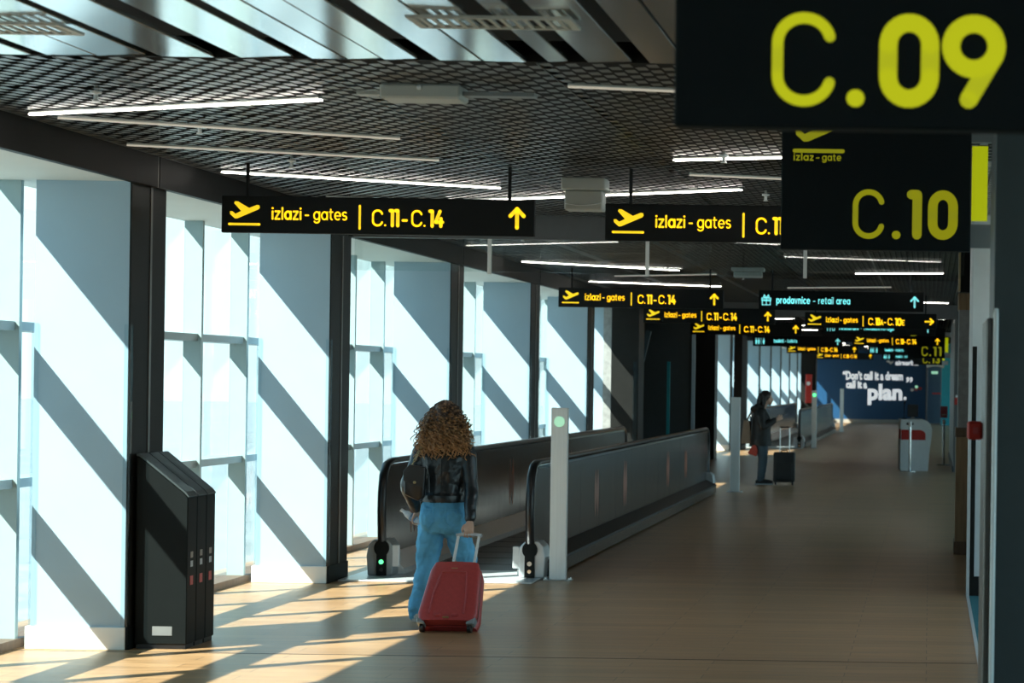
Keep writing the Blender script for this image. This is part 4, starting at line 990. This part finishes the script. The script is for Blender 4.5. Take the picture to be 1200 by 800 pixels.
for sx in (-1, 1):
    pk = MB()
    q = [(sx * 0.045, 0.845), (sx * 0.125, 0.838), (sx * 0.132, 0.74), (sx * 0.09, 0.70), (sx * 0.048, 0.745)]
    pts = []
    for i in range(len(q)):
        for t in (0, .5):
            a, c = q[i], q[(i + 1) % len(q)]; x = a[0] * (1 - t) + c[0] * t; z = a[1] * (1 - t) + c[1] * t
            yb = -0.018 - 0.145 * math.sqrt(max(0.05, 1 - (x / 0.19) ** 2)); pts.append((x, yb - 0.006, z))
    pk.tube(pts, 0.0035, 6, closed=True); pk.build('pocket_seam', 'denim', jeans)
MB().tube([(0, -0.135, 0.90), (0, -0.150, 0.84), (0, -0.150, 0.76), (0, -0.125, 0.68)], 0.0035, 6).build('seat_seam', 'denim', jeans)
for x, y in ((0.140, 0.08), (-0.155, -0.055)):
    s = MB(); s.limb([(x, y - 0.05, 0.045), (x, y + 0.05, 0.042), (x + (0.01 if x > 0 else -0.01), y + 0.145, 0.034)], [(0.042, 0.04), (0.045, 0.038), (0.036, 0.028)])
    sh = s.build('shoe', 'shoe_white', wo, smooth=60)
    MB().prism([(x - 0.042, y - 0.085), (x + 0.042, y - 0.085), (x + 0.050, y + 0.06), (x + 0.035, y + 0.17), (x - 0.035, y + 0.17), (x - 0.050, y + 0.06)], 'z', 0.0, 0.022).build('sole', 'shoe_white', sh)

# curly hair: a soft core and a few hundred helical curls
hc = MB()
oval(hc, [(1.29, 0.15, 0.08, 0, -0.05), (1.38, 0.15, 0.10, 0, -0.035), (1.46, 0.118, 0.11, 0, -0.02), (1.54, 0.097, 0.112, 0, -0.005), (1.60, 0.076, 0.095, 0, 0.0), (1.642, 0.04, 0.05, 0, 0)])
core = hc.build('hair', MATS['curly'], wo, smooth=60)
rnd = random.Random(3)
cm = MB()
for i in range(520):
    phi = rnd.uniform(0, 2 * math.pi); u = rnd.random()
    th = math.acos(1 - 1.05 * u)                                  # from the crown down to the nape
    dr = Vector((math.sin(th) * math.cos(phi), math.sin(th) * math.sin(phi), math.cos(th)))
    if dr.y > 0.55 and dr.z < 0.55: continue                      # the face stays clear
    p0 = Vector((dr.x * 0.084, 0.012 + dr.y * 0.104, 1.535 + dr.z * 0.112))
    ph = math.atan2(dr.y, dr.x) + rnd.uniform(-0.35, 0.35)
    fr = math.sin(ph) > 0.3
    k = rnd.uniform(0.55, 1.0) if th < 0.8 else rnd.uniform(0.62, 1.02)
    ex = math.cos(ph) * rnd.uniform(0.19, 0.235) * k; ey = -0.03 + math.sin(ph) * (0.115 if not fr else 0.105) * k - (0.03 if not fr else 0.0)
    ez = (rnd.uniform(1.205, 1.30) if rnd.random() < 0.6 else rnd.uniform(1.26, 1.44)) + 0.03 * abs(math.cos(ph)) * rnd.random() - (0.0 if not fr else -0.03)
    p3 = Vector((ex, ey, ez))
    p1 = p0 + Vector((dr.x * 0.035, dr.y * 0.03, dr.z * 0.012)) * rnd.uniform(0.7, 1.3); p2 = Vector((ex * 0.90, ey * 0.95, (p0.z + ez) / 2 - 0.02))
    nP = 46; rad = rnd.uniform(0.010, 0.019); turns = rnd.uniform(4.0, 7.0); a0 = rnd.uniform(0, 6.28); pts = []; rr = []
    for j in range(nP + 1):
        t = j / nP; b0, b1, b2, b3 = (1 - t) ** 3, 3 * t * (1 - t) ** 2, 3 * t * t * (1 - t), t ** 3
        c = p0 * b0 + p1 * b1 + p2 * b2 + p3 * b3
        g = rad * min(1, 0.30 + 1.2 * t); a = a0 + turns * 2 * math.pi * t
        pts.append(c + Vector((math.cos(a) * g, math.sin(a) * g, 0.5 * math.sin(a + 1) * g))); rr.append((0.0058 * (1 - 0.45 * t), 0.0040 * (1 - 0.45 * t)))
    cm.tube(pts, rr, 4, cap=False)
me = bpy.data.meshes.new('curls'); me.from_pydata(cm.v, [], cm.f); me.polygons.foreach_set('use_smooth', [True] * len(me.polygons))
cu = link('curls', me, MATS['curly'], core); cu['kind'] = 'stuff'

# shoulder bag with chain strap
bg = thing('shoulder_bag', 'black shoulder bag on a brass chain behind the woman\u2019s left arm', 'bag', (WX - 0.185, WY - 0.165, 0.90))
b = MB(); b.prism([(-0.07, 0.05), (0.035, 0.0), (0.075, 0.03), (0.085, 0.25), (-0.03, 0.27), (-0.075, 0.22)], 'y', -0.045, 0.03)
bo = b.build('body', 'bag_leather', bg, bevel=0.014, seg=3, smooth=50)
b = MB(); b.prism([(-0.072, 0.15), (0.075, 0.10), (0.083, 0.252), (-0.03, 0.272), (-0.077, 0.222)], 'y', -0.052, -0.046); b.build('flap', 'bag_leather', bg, bevel=0.002)
MB().ball((0.01, -0.055, 0.14), (0.012, 0.006, 0.012), 10, 6).build('clasp', 'brass', bg)
A = [(-0.02, -0.01, 0.265), (0.005, -0.008, 0.32), (0.03, 0.03, 0.385), (0.05, 0.09, 0.43), (0.05, 0.135, 0.435), (0.045, 0.19, 0.40), (0.03, 0.20, 0.33)]
P = [Vector(p) for p in A]; chain = []
for i in range(len(P) - 1):
    n = max(2, int((P[i + 1] - P[i]).length / 0.016))
    for j in range(n): chain.append((P[i].lerp(P[i + 1], j / n), (P[i + 1] - P[i]).normalized()))
lk = MB()
for i, (p, d) in enumerate(chain):
    a = d.cross(Vector((0, 0, 1)) if abs(d.z) < .9 else Vector((1, 0, 0))).normalized(); b_ = d.cross(a)
    s_ = a if i % 2 else b_
    lk.tube([p + d * (0.012 * math.cos(t)) + s_ * (0.007 * math.sin(t)) for t in [2 * math.pi * q / 8 for q in range(8)]], 0.0026, 5, closed=True)
c_ = lk.build('chain_strap', 'brass', bg, smooth=60); c_['kind'] = 'stuff'

# bottle in the left hand
bt = thing('water_bottle', 'clear crumpled plastic bottle held in the woman\u2019s left hand', 'bottle', (WX - 0.225, WY + 0.125, 0.735))
ax = Vector((-0.145, -0.01, 0.10)).normalized()
pt = lambda t: ax * t + Vector((0.03, 0, -0.02))
b = MB(); b.tube([pt(t) for t in (0, .01, .05, .06, .10, .13, .15, .165)], [0.022, 0.028, 0.029, 0.026, 0.029, 0.026, 0.016, 0.012], 14); b.build('body', 'plastic_clear', bt, smooth=50)
MB().tube([pt(.165), pt(.185)], 0.0145, 12).build('cap', 'white_print', bt, smooth=40)
MB().tube([pt(.052), pt(.098)], 0.0300, 14).build('label_sleeve', 'blue_label', bt, smooth=40)

# red trolley case: built upright, then leaned towards the hand
hand = Vector((-3.393, 17.665, 0.668)); wheel = Vector((-3.43, 17.05, 0.0345))
tilt = math.atan2(hand.y - wheel.y, hand.z - wheel.z) - math.atan2(0.123, 0.867)
rc = thing('suitcase', 'red hard-shell trolley suitcase leaning behind the walking woman', 'suitcase', (wheel.x, wheel.y, 0.032))
R_ = Matrix.Rotation(math.radians(2.6), 3, 'Y') @ Matrix.Rotation(-tilt, 3, 'X') @ Matrix.Rotation(math.radians(-5), 3, 'Z')
rc.rotation_euler = R_.to_euler(); rc.location = wheel - R_ @ Vector((0, -0.048, 0))
H_ = 0.52
def shell(w, d, z0, z1, y0):
    out = []
    for i in range(9):
        t = i / 8; z = z0 + (z1 - z0) * t
        k = 1 - 0.20 * t
        rg = []
        for q in range(28):
            a = 2 * math.pi * q / 28; e = 0.42
            cx = math.copysign(abs(math.cos(a)) ** e, math.cos(a)); sy = math.copysign(abs(math.sin(a)) ** e, math.sin(a))
            ins = 1 - 0.10 * max(0, (abs(t - .5) - 0.40) / 0.10) ** 2
            rg.append((cx * w / 2 * k * ins, y0 + sy * d / 2 * ins, z))
        out.append(rg)
    return out
m = MB(); m.rings(shell(0.44, 0.085, 0.035, H_, -0.062)); m.build('front_shell', 'red_case', rc, smooth=45)
m = MB(); m.rings(shell(0.44, 0.10, 0.035, H_, 0.045)); m.build('back_shell', 'red_case', rc, smooth=45)
m = MB(); m.rings(shell(0.430, 0.05, 0.045, H_ - 0.01, -0.012)); m.build('zip_band', 'red_case_dark', rc, smooth=45)
fz = -0.1045
for sx in (-1, 1):
    MB().tube([(sx * 0.125, fz, 0.085), (sx * 0.120, fz - 0.004, 0.25), (sx * 0.096, fz, 0.41), (sx * 0.086, fz + 0.002, 0.43)], [(0.007, 0.006)] * 4, 8).build('ridge', 'red_case', rc, smooth=50)
    MB().box(sx * 0.062 - 0.022, sx * 0.062 + 0.022, fz - 0.010, fz + 0.01, 0.062, 0.085).build('bumper', 'red_case', rc, bevel=0.006, seg=2)
    m = MB(); m.prism([(sx * 0.205, 0.010), (sx * 0.150, 0.006), (sx * 0.152, 0.026), (sx * 0.216, 0.062)], 'y', -0.100, -0.03); m.build('wheel_housing', 'grey_plastic', rc, bevel=0.006)
    MB().tube([(sx * 0.172 - 0.014, 0.062 - 0.11, 0.0), (sx * 0.172 + 0.014, 0.062 - 0.11, 0.0)], 0.034, 18).build('wheel', 'rubber', rc, smooth=40)
    MB().bar((sx * 0.078, 0.075, H_ - 0.06), (sx * 0.078, 0.075, 0.858), 0.018, 0.014).build('handle_tube', 'bollard_steel', rc)
MB().tube([(-0.086, fz, 0.43), (0, fz - 0.002, 0.432), (0.086, fz, 0.43)], [(0.007, 0.006)] * 3, 8).build('ridge', 'red_case', rc, smooth=50)
MB().tube([(-0.095, 0.075, 0.857), (-0.05, 0.075, 0.867), (0.05, 0.075, 0.867), (0.095, 0.075, 0.857)], 0.014, 12).build('grip', 'silver_plastic', rc, smooth=60)
MB().box(-0.05, 0.05, -0.09, -0.05, H_, H_ + 0.012).build('carry_handle', 'red_case_dark', rc, bevel=0.004)
MB().box(-0.025, 0.02, fz - 0.003, fz, 0.46, 0.466).build('badge', 'brass', rc); MB().box(-0.022, 0.022, fz - 0.008, fz + 0.002, 0.046, 0.056).build('zip_pull', 'brass', rc)

# ------------------------------------------------------------------ the standing person with the phone (built facing +y, turned to face +x)
PX, PY = -2.97, 42.4
pe = thing('person', 'person in long black hooded coat standing and looking at a phone', 'person', (PX, PY, 0), -math.pi / 2)
bd = MB()
bd.ball((0, 0.075, 1.535), (0.076, 0.097, 0.115)); bd.ball((0, 0.125, 1.485), (0.052, 0.055, 0.066)); bd.limb([(0, 0.165, 1.53), (0, 0.192, 1.50), (0, 0.175, 1.488)], [0.010, 0.014, 0.010], n=8); bd.ball((0, 0.168, 1.455), (0.022, 0.012, 0.010))
for sx in (-1, 1): bd.ball((sx * 0.078, 0.06, 1.52), (0.010, 0.02, 0.032)); bd.ball((sx * 0.032, 0.150, 1.535), (0.014, 0.012, 0.010))
bd.limb([(0, -0.02, 1.28), (0, 0.02, 1.38), (0, 0.055, 1.45)], [0.06, 0.052, 0.05])
oval(bd, [(0.72, 0.15, 0.11, 0, 0), (0.85, 0.16, 0.12, 0, 0), (1.0, 0.14, 0.11, 0, 0), (1.2, 0.165, 0.11, 0, -0.01), (1.30, 0.13, 0.085, 0, -0.02), (1.34, 0.06, 0.05, 0, -0.01)])
WR2 = (0.07, 0.255, 1.155); WL2 = (-0.07, 0.255, 1.155)
for sx, wr in ((1, WR2), (-1, WL2)):
    bd.limb([(sx * 0.19, -0.02, 1.28), (sx * 0.235, 0.02, 1.02), wr], [0.045, 0.04, 0.026])
    fingers(bd, (wr[0], wr[1] + 0.01, wr[2] + 0.005), (-sx * 0.3, 0.85, 0.35), (0, -0.3, 1), (sx, 0.2, -0.1), (0.5, 0.8, 0.7), length=0.08)
    bd.limb([(sx * 0.085, 0, 0.74), (sx * 0.095, 0.02, 0.44), (sx * 0.09, -0.01, 0.08)], [0.078, 0.055, 0.036]); bd.limb([(sx * 0.09, -0.01, 0.05), (sx * 0.10, 0.11, 0.04)], [0.036, 0.03])
remesh('body', bd, 0.007, 'skin', pe, smooth_it=2)
ct = MB()
oval(ct, [(0.69, 0.235, 0.185, 0, -0.02), (0.80, 0.225, 0.178, 0, -0.015), (0.95, 0.205, 0.165, 0, -0.01), (1.10, 0.205, 0.165, 0, -0.01), (1.22, 0.205, 0.145, 0, -0.02), (1.30, 0.165, 0.11, 0, -0.03), (1.345, 0.10, 0.085, 0, -0.02)])
for sx, wr in ((1, WR2), (-1, WL2)):
    ct.limb([(sx * 0.13, -0.02, 1.26), (sx * 0.195, -0.02, 1.27), (sx * 0.245, 0.0, 1.12), (sx * 0.25, 0.03, 1.03), (sx * 0.17, 0.13, 1.08), (wr[0] * 1.2, wr[1] - 0.04, wr[2] - 0.01)], [0.07, 0.075, 0.07, 0.068, 0.060, 0.05])
ct.limb([(-0.09, -0.10, 1.36), (0, -0.145, 1.34), (0.09, -0.10, 1.36)], [(0.05, 0.055), (0.06, 0.07), (0.05, 0.055)], ref=(0, 0, 1))
ct.limb([(-0.085, 0.02, 1.37), (-0.09, -0.06, 1.385), (0, -0.11, 1.39), (0.09, -0.06, 1.385), (0.085, 0.02, 1.37)], [0.03, 0.036, 0.04, 0.036, 0.03], ref=(0, 0, 1))
remesh('coat', ct, 0.010, 'coat_black', pe, smooth_it=2, disp=[(0.09, 0.02)])
jn = MB()
for sx in (-1, 1): jn.limb([(sx * 0.085, 0, 0.76), (sx * 0.09, 0.015, 0.56), (sx * 0.095, 0.02, 0.42), (sx * 0.09, -0.01, 0.10)], [0.105, 0.09, 0.078, 0.062])
remesh('jeans', jn, 0.010, 'jeans_dark', pe, smooth_it=1, disp=[(0.06, 0.012)])
for sx in (-1, 1):
    s = MB(); s.limb([(sx * 0.09, -0.06, 0.05), (sx * 0.095, 0.05, 0.05), (sx * 0.105, 0.17, 0.038)], [(0.042, 0.045), (0.046, 0.045), (0.038, 0.03)])
    sh = s.build('shoe', 'coat_black', pe, smooth=60)
    MB().prism([(sx * 0.095 - 0.045, -0.105), (sx * 0.095 + 0.045, -0.105), (sx * 0.10 + 0.048, 0.08), (sx * 0.105 + 0.034, 0.205), (sx * 0.105 - 0.034, 0.205), (sx * 0.10 - 0.048, 0.08)], 'z', 0.0, 0.024).build('sole', 'grey_plastic', sh)
h = MB(); h.ball((0, 0.055, 1.56), (0.093, 0.108, 0.115)); h.limb([(0, -0.025, 1.56), (0, -0.05, 1.46), (0, -0.06, 1.37)], [(0.085, 0.06), (0.088, 0.055), (0.08, 0.045)]); 
for sx in (-1, 1): h.limb([(sx * 0.075, 0.05, 1.56), (sx * 0.08, 0.035, 1.46), (sx * 0.075, 0.02, 1.38)], [0.03, 0.035, 0.025])
remesh('hair', h, 0.008, 'hair_black', pe, smooth_it=2, disp=[(0.025, 0.010)])
ph = tag(MB().box(-0.037, 0.037, -0.005, 0.005, -0.075, 0.075).build('phone', 'screen_dark', None, bevel=0.004), 'dark mobile phone held in front of the standing person', 'phone')
ph.location = (PX + 0.385, PY, 1.225); ph.rotation_euler = (math.radians(-48), 0, -math.pi / 2)
# tote and small red bag
tb = thing('tote_bag', 'beige canvas tote bag hanging behind the standing person', 'bag', (PX - 0.28, PY + 0.12, 0.72))
b = MB(); b.prism([(-0.09, 0.0), (0.09, 0.0), (0.06, 0.40), (-0.05, 0.42)], 'y', -0.13, 0.13); b.build('body', 'canvas', tb, bevel=0.01)
for yy in (-0.07, 0.07): MB().tube([(0.0, yy, 0.40), (0.05, yy * 0.8, 0.52), (0.16, yy * 0.3, 0.60), (0.24, 0.0, 0.60)], 0.012, 6).build('strap', 'canvas', tb, smooth=60)
rb = thing('hand_bag', 'small red bag hanging below the coat of the standing person', 'bag', (PX - 0.14, PY - 0.16, 0.50))
b = MB(); b.prism([(-0.10, 0.05), (0.06, 0.0), (0.08, 0.10), (0.04, 0.21), (-0.02, 0.19)], 'y', -0.04, 0.04); b.build('body', 'red_bag', rb, bevel=0.012)
MB().tube([(0.04, 0, 0.20), (0.06, 0.02, 0.34), (0.09, 0.04, 0.52), (0.10, 0.05, 0.62)], 0.008, 6).build('strap', 'red_bag', rb)
# black upright suitcase
bs = thing('suitcase', 'black upright trolley suitcase with raised handle beside the standing person', 'suitcase', (-2.565, 42.35, 0))
MB().box(-0.19, 0.19, -0.115, 0.115, 0.05, 0.58).build('body', 'coat_black', bs, bevel=0.03, seg=3, smooth=50)
MB().box(-0.15, 0.15, -0.14, -0.116, 0.09, 0.40).build('front_pocket', 'coat_black', bs, bevel=0.01)
for sx in (-1, 1):
    MB().tube([(sx * 0.085, 0.085, 0.57), (sx * 0.085, 0.085, 1.02)], 0.008, 8).build('handle_tube', 'steel', bs)
    for yy in (-0.08, 0.08): MB().tube([(sx * 0.15 - 0.014, yy, 0.028), (sx * 0.15 + 0.014, yy, 0.028)], 0.028, 12).build('wheel', 'rubber', bs)
    MB().box(sx * 0.15 - 0.02, sx * 0.15 + 0.02, -0.09, 0.09, 0.035, 0.055).build('wheel_housing', 'grey_plastic', bs)
MB().tube([(-0.09, 0.085, 1.02), (0.09, 0.085, 1.02)], 0.013, 8).build('grip', 'black_plastic', bs)
MB().tube([(-0.06, 0, 0.58), (-0.045, 0, 0.61), (0.045, 0, 0.61), (0.06, 0, 0.58)], 0.009, 8).build('carry_handle', 'black_plastic', bs, smooth=60)
